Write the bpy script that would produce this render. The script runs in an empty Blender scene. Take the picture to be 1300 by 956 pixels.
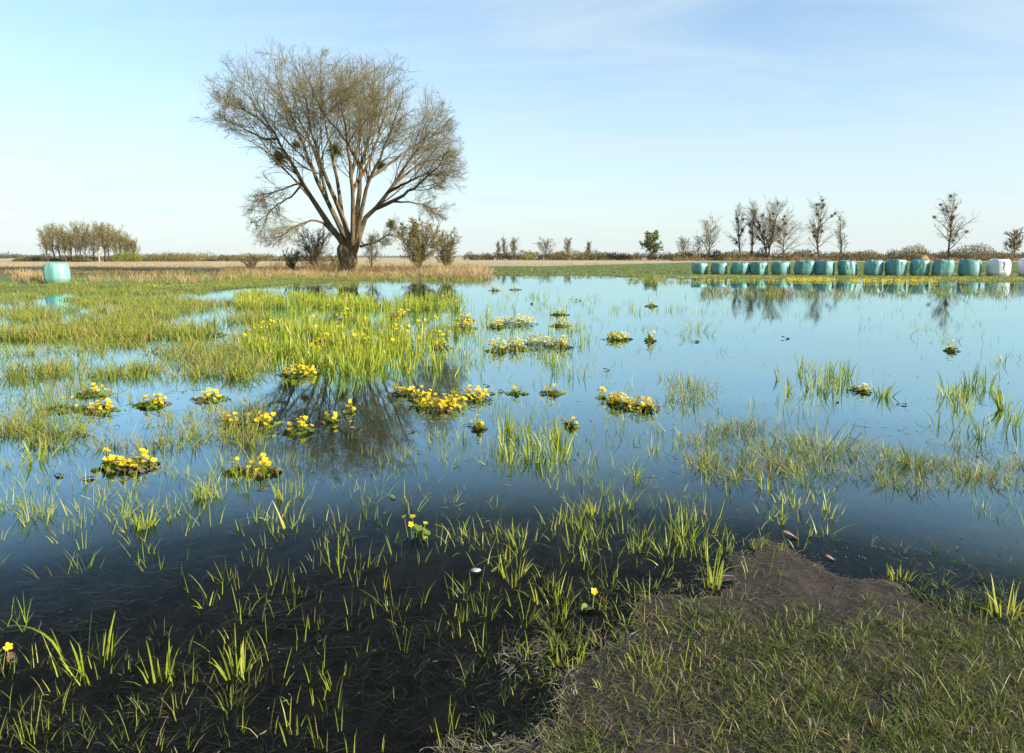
import bpy, math, random
import numpy as np
from mathutils import Vector

rng = np.random.default_rng(11)
random.seed(5)
R = math.radians
sc = bpy.context.scene
COL = sc.collection

# ------------------------------------------------------------------ camera model
F, CX, CY, CAMH, PITCH = 900.0, 650.0, 433.0, 1.5, R(6.8)
cP, sP = math.cos(PITCH), math.sin(PITCH)


def ray(u, v):
    x = (np.asarray(u, float) - CX) / F
    y = -(np.asarray(v, float) - CY) / F
    return x, cP + sP * y, -sP + cP * y


def gp(u, v, z=0.0):
    """photo pixel -> point on the level z"""
    x, y, dz = ray(u, v)
    t = (z - CAMH) / dz
    return x * t, y * t


def at(u, v, Y):
    """photo pixel -> point at the forward distance Y"""
    x, y, dz = ray(u, v)
    t = Y / y
    return x * t, Y, CAMH + dz * t


cam_d = bpy.data.cameras.new('camera')
cam = bpy.data.objects.new('camera', cam_d)
COL.objects.link(cam)
cam.location = (0, 0, CAMH)
cam.rotation_euler = (math.pi / 2 - PITCH, 0, 0)
cam_d.sensor_fit = 'HORIZONTAL'
cam_d.sensor_width = 36
cam_d.lens = F / 1300 * 36
cam_d.shift_y = -45 / 1300
cam_d.clip_start = 0.05
cam_d.clip_end = 20000
sc.camera = cam
sc.render.resolution_x, sc.render.resolution_y = 1024, 753

# ------------------------------------------------------------------ helpers: noise, meshes, tags


def hash2(ix, iy, seed):
    n = (ix.astype(np.int64) * 374761393 + iy.astype(np.int64) * 668265263 + seed * 974634777) & 0x7FFFFFFF
    n = ((n ^ (n >> 13)) * 1274126177) & 0x7FFFFFFF
    n = n ^ (n >> 16)
    return (n & 0xFFFFF) / float(0xFFFFF)


def vnoise(x, y, seed=0):
    x = np.asarray(x, float); y = np.asarray(y, float)
    ix, iy = np.floor(x), np.floor(y)
    fx, fy = x - ix, y - iy
    fx = fx * fx * (3 - 2 * fx); fy = fy * fy * (3 - 2 * fy)
    a = hash2(ix, iy, seed); b = hash2(ix + 1, iy, seed)
    c = hash2(ix, iy + 1, seed); d = hash2(ix + 1, iy + 1, seed)
    return (a * (1 - fx) + b * fx) * (1 - fy) + (c * (1 - fx) + d * fx) * fy


def fbm(x, y, seed=0, o=4):
    s = 0; a = .5; t = 0
    for i in range(o):
        s = s + a * vnoise(x * 2 ** i, y * 2 ** i, seed + i * 17); t += a; a *= .5
    return s / t


def mesh(name, V, Fc, mats=None, smooth=False, attrs=None, midx=None):
    V = np.asarray(V, np.float32).reshape(-1, 3)
    Fc = np.asarray(Fc, np.int32)
    me = bpy.data.meshes.new(name)
    me.vertices.add(len(V)); me.vertices.foreach_set('co', V.ravel())
    k = Fc.shape[1]
    me.loops.add(Fc.size); me.loops.foreach_set('vertex_index', Fc.ravel())
    me.polygons.add(len(Fc))
    me.polygons.foreach_set('loop_start', np.arange(len(Fc), dtype=np.int32) * k)
    if smooth:
        me.polygons.foreach_set('use_smooth', np.ones(len(Fc), bool))
    for m in (mats or []):
        me.materials.append(m)
    if midx is not None:
        me.polygons.foreach_set('material_index', np.asarray(midx, np.int32))
    me.update(calc_edges=True)
    for an, av in (attrs or {}).items():
        av = np.asarray(av, np.float32)
        if av.ndim == 2:
            a = me.attributes.new(an, 'FLOAT_COLOR', 'POINT'); a.data.foreach_set('color', av.ravel())
        else:
            a = me.attributes.new(an, 'FLOAT', 'POINT'); a.data.foreach_set('value', av)
    return me


def obj(name, me, parent=None, loc=None):
    o = bpy.data.objects.new(name, me)
    COL.objects.link(o)
    if parent is not None:
        o.parent = parent
    if loc is not None:
        o.location = loc
    return o


def tag(o, label=None, cat=None, group=None, kind=None):
    if label: o['label'] = label
    if cat: o['category'] = cat
    if group: o['group'] = group
    if kind: o['kind'] = kind
    return o


def thing(name, label, cat, loc, group=None, rz=0):
    o = obj(name, None, None, loc)
    o.empty_display_size = .1
    o.rotation_euler = (0, 0, rz)
    return tag(o, label, cat, group)


class MB:
    """collects vertex and quad blocks (with tone and along-blade values) for one mesh"""
    def __init__(s):
        s.v, s.f, s.t, s.g, s.n = [], [], [], [], 0

    def add(s, V, Fq, tone=None, g=None):
        V = np.asarray(V, float).reshape(-1, 3)
        Fq = np.asarray(Fq, int)
        if len(V) == 0: return
        s.v.append(V); s.f.append(Fq + s.n)
        s.t.append(np.broadcast_to(np.asarray(.5 if tone is None else tone, float), (len(V),)))
        s.g.append(np.broadcast_to(np.asarray(0. if g is None else g, float), (len(V),)))
        s.n += len(V)

    def build(s, name, m, smooth=False):
        return mesh(name, np.concatenate(s.v), np.concatenate(s.f), [m], smooth,
                    {'tone': np.concatenate(s.t), 'along': np.concatenate(s.g)})


def blades(P, h, w, lean, bend, az, face, tone, lv=(0, .3, .6, .85, 1), prof=(.8, 1, .85, .5, .04)):
    P = np.asarray(P, float); N = len(P)
    bc = lambda a: np.broadcast_to(np.asarray(a, float), (N,))
    h, w, lean, bend, az, face, tone = map(bc, (h, w, lean, bend, az, face, tone))
    K = len(lv)
    V = np.zeros((N, K, 2, 3))
    for i, t in enumerate(lv):
        hd = h * (lean * t + bend * t ** 2)
        zz = h * (t - .55 * np.clip(bend, 0, 1.6) * t ** 2.6)
        c = P + np.stack([np.cos(az) * hd, np.sin(az) * hd, zz], 1)
        tw = face + .7 * t * np.sin(face * 7)
        wd = np.stack([np.cos(tw), np.sin(tw), np.zeros(N)], 1) * (w * prof[i] * .5)[:, None]
        V[:, i, 0] = c - wd; V[:, i, 1] = c + wd
    b = (np.arange(N) * K * 2)[:, None]
    q = np.concatenate([b + np.array([[2 * i, 2 * i + 1, 2 * i + 3, 2 * i + 2]]) for i in range(K - 1)], 0)
    return V.reshape(-1, 3), q, np.repeat(tone, K * 2), np.tile(np.repeat(np.asarray(lv), 2), N)


def tubes(P, r, sides=4, tone=None):
    """P (N,k,3) polylines, r (N,k) radii -> open tapered tubes"""
    P = np.asarray(P, float); N, k, _ = P.shape
    T = np.gradient(P, axis=1)
    T /= np.linalg.norm(T, axis=2, keepdims=True) + 1e-9
    ref = np.where(np.abs(T[:, :1, 2:3]) > .9, np.array([[[1., 0, 0]]]), np.array([[[0, 0, 1.]]]))
    A = np.cross(T, ref); A /= np.linalg.norm(A, axis=2, keepdims=True) + 1e-9
    B = np.cross(T, A)
    an = np.arange(sides) * 2 * math.pi / sides
    V = P[:, :, None] + r[:, :, None, None] * (A[:, :, None] * np.cos(an)[:, None] + B[:, :, None] * np.sin(an)[:, None])
    b = (np.arange(N) * k * sides)[:, None]
    q = []
    for i in range(k - 1):
        for j in range(sides):
            j2 = (j + 1) % sides
            q.append(b + np.array([[i * sides + j, i * sides + j2, (i + 1) * sides + j2, (i + 1) * sides + j]]))
    tn = None if tone is None else np.repeat(np.broadcast_to(tone, (N,)), k * sides)
    return V.reshape(-1, 3), np.concatenate(q, 0), tn, np.tile(np.repeat(np.linspace(0, 1, k), sides), N)


def unit(a):
    return a / (np.linalg.norm(a, axis=-1, keepdims=True) + 1e-9)


def spawn(P, rad, L, m, tlo, thi, alo, ahi, lf, k, up, wob, rf, shape=.55, g=rng, zmin=None, slim=.5):
    """m child branches on each parent polyline (vectorised)"""
    N, k0, _ = P.shape
    t = tlo + (thi - tlo) * ((np.arange(m)[None] + g.random((N, m))) / m)
    x = np.clip(t * (k0 - 1), 0, k0 - 1.001); i = x.astype(int); f = (x - i)[..., None]
    n = np.arange(N)[:, None]
    base = P[n, i] * (1 - f) + P[n, i + 1] * f
    tan = unit(P[n, i + 1] - P[n, i])
    pr = rad[n, i] * (1 - f[..., 0]) + rad[n, i + 1] * f[..., 0]
    q = g.normal(size=(N, m, 3))
    q = unit(q - (q * tan).sum(-1, keepdims=True) * tan)
    a = g.uniform(alo, ahi, (N, m))[..., None]
    d = unit(np.cos(a) * tan + np.sin(a) * q)
    ln = L[:, None] * lf * (1 - shape * t) * g.uniform(.55, 1.25, (N, m))
    base, d, ln, pr = base.reshape(-1, 3), d.reshape(-1, 3), ln.ravel(), pr.ravel()
    out = np.zeros((N * m, k, 3)); out[:, 0] = base
    for j in range(1, k):
        d = unit(d + np.array([0, 0, up]) + wob * g.normal(size=d.shape))
        out[:, j] = out[:, j - 1] + d * (ln / (k - 1))[:, None]
    if zmin is not None:
        out[:, :, 2] = np.maximum(out[:, :, 2], zmin)
    r = np.minimum(pr * rf, np.maximum(ln * slim, .004))[:, None] * np.linspace(1, .25, k)[None]
    return out, r, ln


# ------------------------------------------------------------------ materials


def newmat(name):
    m = bpy.data.materials.new(name); m.use_nodes = True
    nt = m.node_tree; nt.nodes.clear()
    return m, nt, lambda t, **kw: mknode(nt, t, **kw)


def mknode(nt, t, **kw):
    n = nt.nodes.new(t)
    for k, v in kw.items():
        if k.startswith('i_'):
            n.inputs[k[2:].replace('_', ' ')].default_value = v
        else:
            setattr(n, k, v)
    return n


def ramp(nt, src, stops, interp='LINEAR'):
    n = nt.nodes.new('ShaderNodeValToRGB')
    n.color_ramp.interpolation = interp
    e = n.color_ramp.elements
    while len(e) < len(stops): e.new(.5)
    for el, (p, c) in zip(e, stops):
        el.position = p; el.color = (*c, 1)
    nt.links.new(src, n.inputs[0])
    return n.outputs[0]


def mixc(nt, fac, a, b, mode='MIX'):
    n = nt.nodes.new('ShaderNodeMix'); n.data_type = 'RGBA'; n.blend_type = mode
    for s, v in ((n.inputs[0], fac), (n.inputs[6], a), (n.inputs[7], b)):
        if isinstance(v, bpy.types.NodeSocket): nt.links.new(v, s)
        elif isinstance(v, (tuple, list)): s.default_value = (*v, 1)
        else: s.default_value = v
    return n.outputs[2]


def leafmat(name, stops, trans=.35, rough=.45, dead=None, spec=.35):
    """blade / leaf material: colour from the per-blade tone, dry tip along the blade"""
    m, nt, N = newmat(name)
    a = N('ShaderNodeAttribute', attribute_name='tone')
    c = ramp(nt, a.outputs['Fac'], stops)
    if dead is not None:
        b = N('ShaderNodeAttribute', attribute_name='along')
        w = ramp(nt, b.outputs['Fac'], dead[0])
        c = mixc(nt, w, c, dead[1])
    p = N('ShaderNodeBsdfPrincipled', i_Roughness=rough)
    p.inputs['Specular IOR Level'].default_value = spec
    nt.links.new(c, p.inputs['Base Color'])
    out = N('ShaderNodeOutputMaterial')
    if trans:
        t = N('ShaderNodeBsdfTranslucent'); nt.links.new(c, t.inputs[0])
        mx = N('ShaderNodeMixShader'); mx.inputs[0].default_value = trans
        nt.links.new(p.outputs[0], mx.inputs[1]); nt.links.new(t.outputs[0], mx.inputs[2])
        nt.links.new(mx.outputs[0], out.inputs[0])
    else:
        nt.links.new(p.outputs[0], out.inputs[0])
    return m


def barkmat(name, c1, c2, scale=6.0, stretch=.25, rough=.85, bump=.35):
    m, nt, N = newmat(name)
    tc = N('ShaderNodeTexCoord')
    mp = N('ShaderNodeMapping'); mp.inputs['Scale'].default_value = (1, 1, stretch)
    nt.links.new(tc.outputs['Object'], mp.inputs[0])
    nz = N('ShaderNodeTexNoise', i_Scale=scale, i_Detail=6.0, i_Roughness=.7)
    nt.links.new(mp.outputs[0], nz.inputs[0])
    c = ramp(nt, nz.outputs[0], [(.3, c1), (.7, c2)])
    p = N('ShaderNodeBsdfPrincipled', i_Roughness=rough)
    p.inputs['Specular IOR Level'].default_value = .15
    nt.links.new(c, p.inputs['Base Color'])
    b = N('ShaderNodeBump', i_Strength=bump, i_Distance=.1)
    nt.links.new(nz.outputs[0], b.inputs['Height']); nt.links.new(b.outputs[0], p.inputs['Normal'])
    out = N('ShaderNodeOutputMaterial'); nt.links.new(p.outputs[0], out.inputs[0])
    return m


M = {}
M['iris'] = leafmat('iris_blade', [(0, (.11, .18, .02)), (.35, (.23, .31, .025)), (.7, (.36, .41, .032)), (.93, (.46, .46, .07)), (1, (.42, .34, .14))],
                    .4, .4, ([(0, (.45,) * 3), (.25, (0,) * 3), (.9, (0,) * 3), (1, (.6,) * 3)], (.36, .27, .10)))
M['sedge'] = leafmat('sedge_blade', [(0, (.09, .14, .02)), (.4, (.20, .27, .028)), (.75, (.32, .36, .045)), (.9, (.34, .28, .08)), (1, (.36, .24, .12))],
                     .35, .45, ([(0, (.9,) * 3), (.3, (.1,) * 3), (.8, (0,) * 3), (1, (.7,) * 3)], (.24, .13, .06)))
M['lawn'] = leafmat('bank_grass_blade', [(0, (.045, .08, .015)), (.45, (.10, .155, .02)), (.8, (.20, .25, .035)), (.92, (.26, .19, .08)), (1, (.34, .25, .13))],
                    .35, .45, ([(0, (.5,) * 3), (.3, (0,) * 3), (1, (.25,) * 3)], (.2, .16, .05)))
M['dry'] = leafmat('dry_grass', [(0, (.16, .10, .04)), (.5, (.36, .25, .11)), (1, (.52, .40, .22))], .25, .6)
M['straw'] = leafmat('dead_straw', [(0, (.05, .04, .022)), (.5, (.14, .11, .06)), (.85, (.28, .23, .13)), (1, (.45, .40, .27))], .1, .5)
M['twig'] = leafmat('bare_twig', [(0, (.075, .063, .036)), (.5, (.15, .128, .062)), (1, (.26, .215, .095))], 0, .7, None, .2)
M['bud'] = leafmat('willow_bud', [(0, (.17, .13, .04)), (.5, (.27, .22, .05)), (1, (.33, .31, .06))], .3, .6)
M['bark'] = barkmat('willow_bark', (.05, .035, .022), (.22, .165, .09), 3.5, .22, bump=.9)
M['darkbark'] = barkmat('grey_bark', (.05, .042, .035), (.12, .10, .08), 3, .3)
M['birch'] = barkmat('birch_bark', (.22, .18, .14), (.62, .58, .52), 2.5, 1.5)
M['mistle'] = leafmat('mistletoe_leaf', [(0, (.08, .10, .015)), (.6, (.16, .19, .025)), (1, (.26, .24, .05))], .3)
M['mistle_dark'] = leafmat('dark_mistletoe', [(0, (.03, .035, .015)), (1, (.08, .09, .03))], .2)
M['ygreen'] = leafmat('spring_leaf', [(0, (.09, .11, .02)), (.6, (.17, .19, .03)), (1, (.26, .25, .06))], .3)
M['palegreen'] = leafmat('pale_spring_leaf', [(0, (.16, .20, .07)), (1, (.32, .36, .15))], .45)
M['hedge'] = leafmat('hedge_twig', [(0, (.045, .042, .02)), (.35, (.10, .085, .04)), (.6, (.14, .13, .035)), (.85, (.19, .12, .055)), (1, (.26, .14, .07))], .15, .7)
M['forest'] = leafmat('far_forest', [(0, (.05, .06, .05)), (1, (.11, .12, .10))], .1, .8)
M['marleaf'] = leafmat('marigold_leaf', [(0, (.09, .13, .02)), (.5, (.18, .26, .03)), (.8, (.16, .09, .06)), (1, (.28, .16, .12))], .25, .35, None, .5)
M['marstem'] = leafmat('marigold_stem', [(0, (.12, .18, .03)), (1, (.24, .28, .04))], .2)
M['petal'] = leafmat('marigold_petal', [(0, (.72, .46, .005)), (.6, (.85, .62, .006)), (1, (.88, .72, .02))], .3, .35, None, .5)
M['stamen'] = leafmat('marigold_stamen', [(0, (.70, .36, .01)), (1, (.8, .45, .01))], .1)
M['deadleaf'] = leafmat('brown_leaf', [(0, (.05, .03, .02)), (.5, (.18, .09, .06)), (1, (.45, .32, .20))], .15, .4, None, .5)

# -- ground
gm, nt, N = newmat('ground')
ca = N('ShaderNodeAttribute', attribute_name='cover')
sep = N('ShaderNodeSeparateColor'); nt.links.new(ca.outputs['Color'], sep.inputs[0])
tc = N('ShaderNodeTexCoord')
def nz(scale, det=5., ro=.6, mapping=None):
    n = N('ShaderNodeTexNoise', i_Scale=scale, i_Detail=det, i_Roughness=ro)
    if mapping:
        mp = N('ShaderNodeMapping'); mp.inputs['Scale'].default_value = mapping
        nt.links.new(tc.outputs['Object'], mp.inputs[0]); nt.links.new(mp.outputs[0], n.inputs[0])
    else:
        nt.links.new(tc.outputs['Object'], n.inputs[0])
    return n.outputs[0]
fine = nz(14, 8, .7); grain = nz(70, 6, .75); mid = nz(.9, 6, .65); broad = nz(.06, 6, .6, (.5, 1.4, 1))
mud = ramp(nt, fine, [(.3, (.028, .019, .012)), (.55, (.072, .052, .035)), (.8, (.140, .102, .072))])
speck = ramp(nt, grain, [(.60, (0, 0, 0)), (.72, (1, 1, 1))])
mud = mixc(nt, speck, mud, (.085, .062, .045))
green = ramp(nt, mid, [(.3, (.075, .12, .02)), (.5, (.12, .19, .025)), (.7, (.20, .26, .04))])
bankc = ramp(nt, fine, [(.35, (.03, .035, .014)), (.6, (.075, .095, .025))])
green = mixc(nt, ramp(nt, N('ShaderNodeAttribute', attribute_name='near').outputs['Fac'], [(0, (0,) * 3), (1, (1,) * 3)]), green, bankc)
green = mixc(nt, ramp(nt, broad, [(.4, (0,) * 3), (.62, (.75,) * 3)]), green, (.14, .15, .035))
dry = ramp(nt, mid, [(.3, (.34, .24, .12)), (.5, (.52, .39, .21)), (.7, (.64, .50, .29))])
dark = ramp(nt, nz(.25, 7, .7, (.4, 1.6, 1)), [(.35, (.10, .065, .032)), (.5, (.19, .135, .055)), (.65, (.15, .18, .04))])
mat = nz(9, 7, .75, (1, .45, 1))
wet = mixc(nt, ramp(nt, mat, [(.38, (0,) * 3), (.62, (.85,) * 3)]), mixc(nt, .55, mud, (.075, .052, .034)), (.185, .14, .092))    # drowned dead grass lying on the mud
mud = mixc(nt, sep.outputs[0], wet, mixc(nt, 1.0, mud, (.80, .76, .72), 'MULTIPLY'))
c = mixc(nt, sep.outputs[1], mud, green)
c = mixc(nt, sep.outputs[2], c, dry)
c = mixc(nt, ca.outputs['Alpha'], c, dark)
p = N('ShaderNodeBsdfPrincipled', i_Roughness=.62)
p.inputs['Specular IOR Level'].default_value = .3
nt.links.new(c, p.inputs['Base Color'])
nt.links.new(ramp(nt, sep.outputs[0], [(0, (.6,) * 3), (1, (.7,) * 3)]), p.inputs['Roughness'])
b1 = N('ShaderNodeBump', i_Strength=.9, i_Distance=.022); nt.links.new(fine, b1.inputs['Height'])
b2 = N('ShaderNodeBump', i_Strength=.7, i_Distance=.006); nt.links.new(grain, b2.inputs['Height'])
nt.links.new(b1.outputs[0], b2.inputs['Normal']); nt.links.new(b2.outputs[0], p.inputs['Normal'])
nt.links.new(p.outputs[0], N('ShaderNodeOutputMaterial').inputs[0])
M['ground'] = gm

# -- water: clear shallow water, Fresnel mirror over what lies beneath
wm, nt, N = newmat('water')
tc = N('ShaderNodeTexCoord')
mp = N('ShaderNodeMapping'); mp.inputs['Scale'].default_value = (1.0, 1.0, 1)
nt.links.new(tc.outputs['Object'], mp.inputs[0])
n1 = N('ShaderNodeTexNoise', i_Scale=5.0, i_Detail=4.0, i_Roughness=.6); nt.links.new(mp.outputs[0], n1.inputs[0])
bp = N('ShaderNodeBump', i_Strength=.035, i_Distance=.02); n2 = N('ShaderNodeTexNoise', i_Scale=.16, i_Detail=3.0); nt.links.new(mp.outputs[0], n2.inputs[0])
rm = ramp(nt, n2.outputs[0], [(.46, (.35,) * 3), (.62, (1,) * 3)])
mm = N('ShaderNodeMath', operation='MULTIPLY'); nt.links.new(n1.outputs[0], mm.inputs[0]); nt.links.new(rm, mm.inputs[1])
nt.links.new(mm.outputs[0], bp.inputs['Height'])
fr = N('ShaderNodeFresnel', i_IOR=1.333); nt.links.new(bp.outputs[0], fr.inputs['Normal'])
gl = N('ShaderNodeBsdfGlossy', i_Roughness=0.0); gl.inputs['Color'].default_value = (.69, .93, 1, 1)
nt.links.new(bp.outputs[0], gl.inputs['Normal'])
tr = N('ShaderNodeBsdfTransparent'); tr.inputs['Color'].default_value = (.97, .93, .86, 1)
mx = N('ShaderNodeMixShader')
fk = ramp(nt, fr.outputs[0], [(.02, (.002,) * 3), (.07, (.006,) * 3), (.09, (.014,) * 3), (.125, (.06,) * 3), (.16, (.24,) * 3), (.2, (.40,) * 3), (.32, (.64,) * 3), (1, (1,) * 3)])
nt.links.new(fk, mx.inputs[0]); nt.links.new(tr.outputs[0], mx.inputs[1]); nt.links.new(gl.outputs[0], mx.inputs[2])
nt.links.new(mx.outputs[0], N('ShaderNodeOutputMaterial').inputs[0])
M['water'] = wm

# -- bale film
def film(name, c1, c2, rough):
    m, nt, N = newmat(name)
    tc = N('ShaderNodeTexCoord'); oi = N('ShaderNodeObjectInfo')
    mp = N('ShaderNodeMapping'); mp.inputs['Scale'].default_value = (1, 1, .35)
    nt.links.new(tc.outputs['Object'], mp.inputs[0])
    a = N('ShaderNodeTexNoise', i_Scale=3.2, i_Detail=7.0, i_Roughness=.65, noise_dimensions='4D'); nt.links.new(mp.outputs[0], a.inputs['Vector'])
    mu = N('ShaderNodeMath', operation='MULTIPLY'); mu.inputs[1].default_value = 50
    nt.links.new(oi.outputs['Random'], mu.inputs[0]); nt.links.new(mu.outputs[0], a.inputs['W'])
    c = ramp(nt, a.outputs[0], [(.3, c1), (.7, c2)])
    p = N('ShaderNodeBsdfPrincipled', i_Roughness=rough)
    p.inputs['Specular IOR Level'].default_value = .6
    nt.links.new(c, p.inputs['Base Color'])
    b = N('ShaderNodeBump', i_Strength=.8, i_Distance=.06); nt.links.new(a.outputs[0], b.inputs['Height'])
    wv = N('ShaderNodeTexWave', wave_type='BANDS', bands_direction='Z', wave_profile='SAW', i_Scale=1.6, i_Distortion=2.0)
    nt.links.new(tc.outputs['Object'], wv.inputs['Vector'])
    b2 = N('ShaderNodeBump', i_Strength=.35, i_Distance=.03); nt.links.new(wv.outputs['Fac'], b2.inputs['Height'])
    nt.links.new(b.outputs[0], b2.inputs['Normal']); nt.links.new(b2.outputs[0], p.inputs['Normal'])
    sz = N('ShaderNodeSeparateXYZ'); nt.links.new(tc.outputs['Object'], sz.inputs[0])
    ad = N('ShaderNodeMath', operation='MULTIPLY_ADD'); nt.links.new(a.outputs[0], ad.inputs[0]); ad.inputs[1].default_value = -.4
    nt.links.new(sz.outputs[2], ad.inputs[2])
    dirt = ramp(nt, ad.outputs[0], [(0, (.5,) * 3), (.10, (0,) * 3)])
    nt.links.new(mixc(nt, dirt, c, (.16, .12, .07)), p.inputs['Base Color'])
    nt.links.new(p.outputs[0], N('ShaderNodeOutputMaterial').inputs[0])
    return m
M['teal'] = film('teal_film', (.045, .185, .185), (.17, .38, .35), .4)
M['pale_teal'] = film('pale_teal_film', (.13, .34, .31), (.22, .44, .39), .5)
M['white_film'] = film('white_film', (.60, .60, .66), (.78, .77, .80), .35)
M['stone'] = barkmat('pale_stone', (.30, .30, .27), (.55, .54, .50), 20, 1)

# ------------------------------------------------------------------ terrain
near_px = [(-600, 1300), (0, 1200), (400, 1090), (650, 950), (800, 830), (890, 755), (980, 694), (1100, 728), (1300, 800), (1700, 870)]
nx, ny = np.array([gp(*p) for p in near_px]).T
far_px = [(-400, 392), (0, 386), (110, 380), (165, 371), (195, 362), (300, 358), (440, 357.5), (600, 353.5), (622, 350.5), (750, 350.5), (880, 353),
          (1000, 354), (1100, 355.5), (1300, 358), (1700, 360)]
fx, fy = np.array([gp(*p) for p in far_px]).T
o_ = np.argsort(fx); fx, fy = fx[o_], fy[o_]


def land(d, up, s):
    return np.where(d > 0, up * (1 - np.exp(-np.maximum(d, 0) / s)), -.28 * (1 - np.exp(np.minimum(d, 0) / (s * 2.2))))


def height(x, y):
    x = np.asarray(x, float); y = np.asarray(y, float)
    ys = np.interp(x, nx, ny) + .6 * (fbm(x * 1.3, y * 1.3, 3, 5) - .5)
    yf = np.interp(x, fx, fy) + 7 * (fbm(x * .12, y * .12, 9) - .5)
    a = np.where(ys - y > 0, .008 * (1 - np.exp(-np.maximum(ys - y, 0) / .5)) + .012 * np.clip(ys - y, 0, 8), -.15 * (1 - np.exp(np.minimum(ys - y, 0) / 6.)))
    b = land(y - yf, .10, 5.)
    h = np.maximum(a, b)
    h = h + .022 * (fbm(x * 2.3, y * 2.3, 5) - .5) * np.clip(1.4 - np.abs(y) / 12, .25, 1)
    h = h + (.014 * (fbm(x * 9, y * 9, 6) - .5) + .026 * (fbm(x * 3.1, y * 3.1, 16) - .5)) * (np.abs(y) < 14)
    # the soaked meadow at the left: hummocks that break the surface
    wl = np.clip((-x - 3) / 5, 0, 1) * np.clip((y - 7) / 5, 0, 1) * np.clip((30 - y) / 6, 0, 1)
    h = h + wl * .25 * np.maximum(fbm(x * .55, y * .3, 21) - .47, 0) * 1.4
    return h


s1 = np.linspace(-8.0, 8.0, 760); gx = 1.4 * np.sinh(s1)
sy = np.linspace(-5.2, 8.0, 760); gy = 3.6 + 1.4 * np.sinh(sy)
GX, GY = np.meshgrid(gx, gy)
GZ = height(GX, GY)
V = np.stack([GX, GY, GZ], -1).reshape(-1, 3)
n1_, n2_ = GX.shape
ii = (np.arange(n1_ - 1)[:, None] * n2_ + np.arange(n2_ - 1)[None]).ravel()
Q = np.stack([ii, ii + 1, ii + n2_ + 1, ii + n2_], 1)
x, y, h = V.T
cov = np.zeros((len(V), 4), np.float32)
sm = lambda a, lo, hi: np.clip((a - lo) / (hi - lo), 0, 1)
bank = sm(h + .07 * (fbm(x * 3, y * 3, 41) - .5), .022, .06) * (y < 12)
farl = sm(h, .0, .05) * (y > 12)
left_dry = sm(np.interp(y, [60, 90, 193, 300], [-3, -3, 54, 80]) - x, -3, 3)        # ploughed and dry land left of the green field edge
cov[:, 0] = sm(h + .012 * (fbm(x * 6, y * 6, 44) - .5), -.016, .004)      # bare mud; below that the drowned grass
cov[:, 1] = np.maximum(bank * .85, farl)
nzb = fbm(x * .03, y * .1, 31) - .5
cov[:, 3] = farl * left_dry * sm(y + 10 * nzb, 44, 50) * (x < 60)
cov[:, 2] = np.maximum(sm(y + 24 * nzb, 100, 112) * left_dry, sm(y, 185, 200)) * farl
cov[:, 3] *= 1 - sm(y + 24 * nzb, 100, 112)
cov[:, 2] = np.maximum(cov[:, 2], 0)
terrain = obj('ground', mesh('ground', V, Q, [M['ground']], True, {'cover': cov, 'near': (y < 12).astype(float)}))
tag(terrain, 'flat flooded meadow with dark mud bank and ploughed fields', None, None, 'structure')

wx0, wx1, wy0, wy1 = -180, 180, -2.0, 110
wv = [(wx0, wy0, 0), (wx1, wy0, 0), (wx1, wy1, 0), (wx0, wy1, 0)]
water = obj('water', mesh('water', wv, [(0, 1, 2, 3)], [M['water']]))
tag(water, 'still shallow flood water mirroring the sky', None, None, 'structure')

# ------------------------------------------------------------------ grass scatter


def scatter(u0, u1, v0, v1, n, thr=None, scale=1.5, seed=0, shape='rect'):
    u = rng.uniform(u0, u1, n); v = rng.uniform(v0, v1, n)
    if shape == 'ell':
        a = rng.uniform(0, 2 * math.pi, n); r = np.sqrt(rng.random(n)) * (.75 + .5 * vnoise(a * 1.3, a * 0 + seed, seed))
        u = (u0 + u1) / 2 + (u1 - u0) / 2 * r * np.cos(a); v = (v0 + v1) / 2 + (v1 - v0) / 2 * r * np.sin(a)
    X, Y = gp(u, v)
    if thr is not None:
        k = fbm(X / scale, Y / scale * .6, 70 + seed, 3) > thr
        X, Y = X[k], Y[k]
    return X, Y


def tuft_blades(X, Y, nb, rad, h, w, lean=.25, bend=.35, tone=(.2, .9), seedv=.25, zoff=.03, pale=0.):
    """blades of many tufts; returns args for MB.add"""
    n = len(X)
    cnt = rng.poisson(nb, n) + 1
    idx = np.repeat(np.arange(n), cnt); m = len(idx)
    a = rng.uniform(0, 2 * math.pi, m); r = rad * np.sqrt(rng.random(m)) * rng.uniform(.5, 1.3, n)[idx]
    px = X[idx] + r * np.cos(a); py = Y[idx] + r * np.sin(a)
    pz = np.clip(height(px, py), -.10, 9) - zoff * .4
    hs = rng.uniform(.7, 1.25, n)[idx] * rng.uniform(.45, 1.1, m) * h
    tn = np.clip(rng.uniform(*tone, n)[idx] + rng.normal(0, .16, m), 0, .93)
    tn = np.where(rng.random(m) < pale, rng.uniform(.93, 1, m), tn)
    ln = np.abs(rng.normal(0, lean, m)) + lean * .4 * r / (rad + 1e-6)
    bd = np.abs(rng.normal(0, bend, m)) * np.where(rng.random(m) < .15, 2.4, 1)
    return blades(np.stack([px, py, pz], 1), hs - pz * (pz < 0), w * rng.uniform(.6, 1.3, m), ln, bd, a + rng.normal(0, .5, m),
                  rng.uniform(0, math.pi, m), tn)


def stuff(name, label, parts, m):
    mb = MB()
    for p in parts: mb.add(*p)
    o = obj(name, mb.build(name, M[m]))
    return tag(o, label, None, None, 'stuff')


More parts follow.
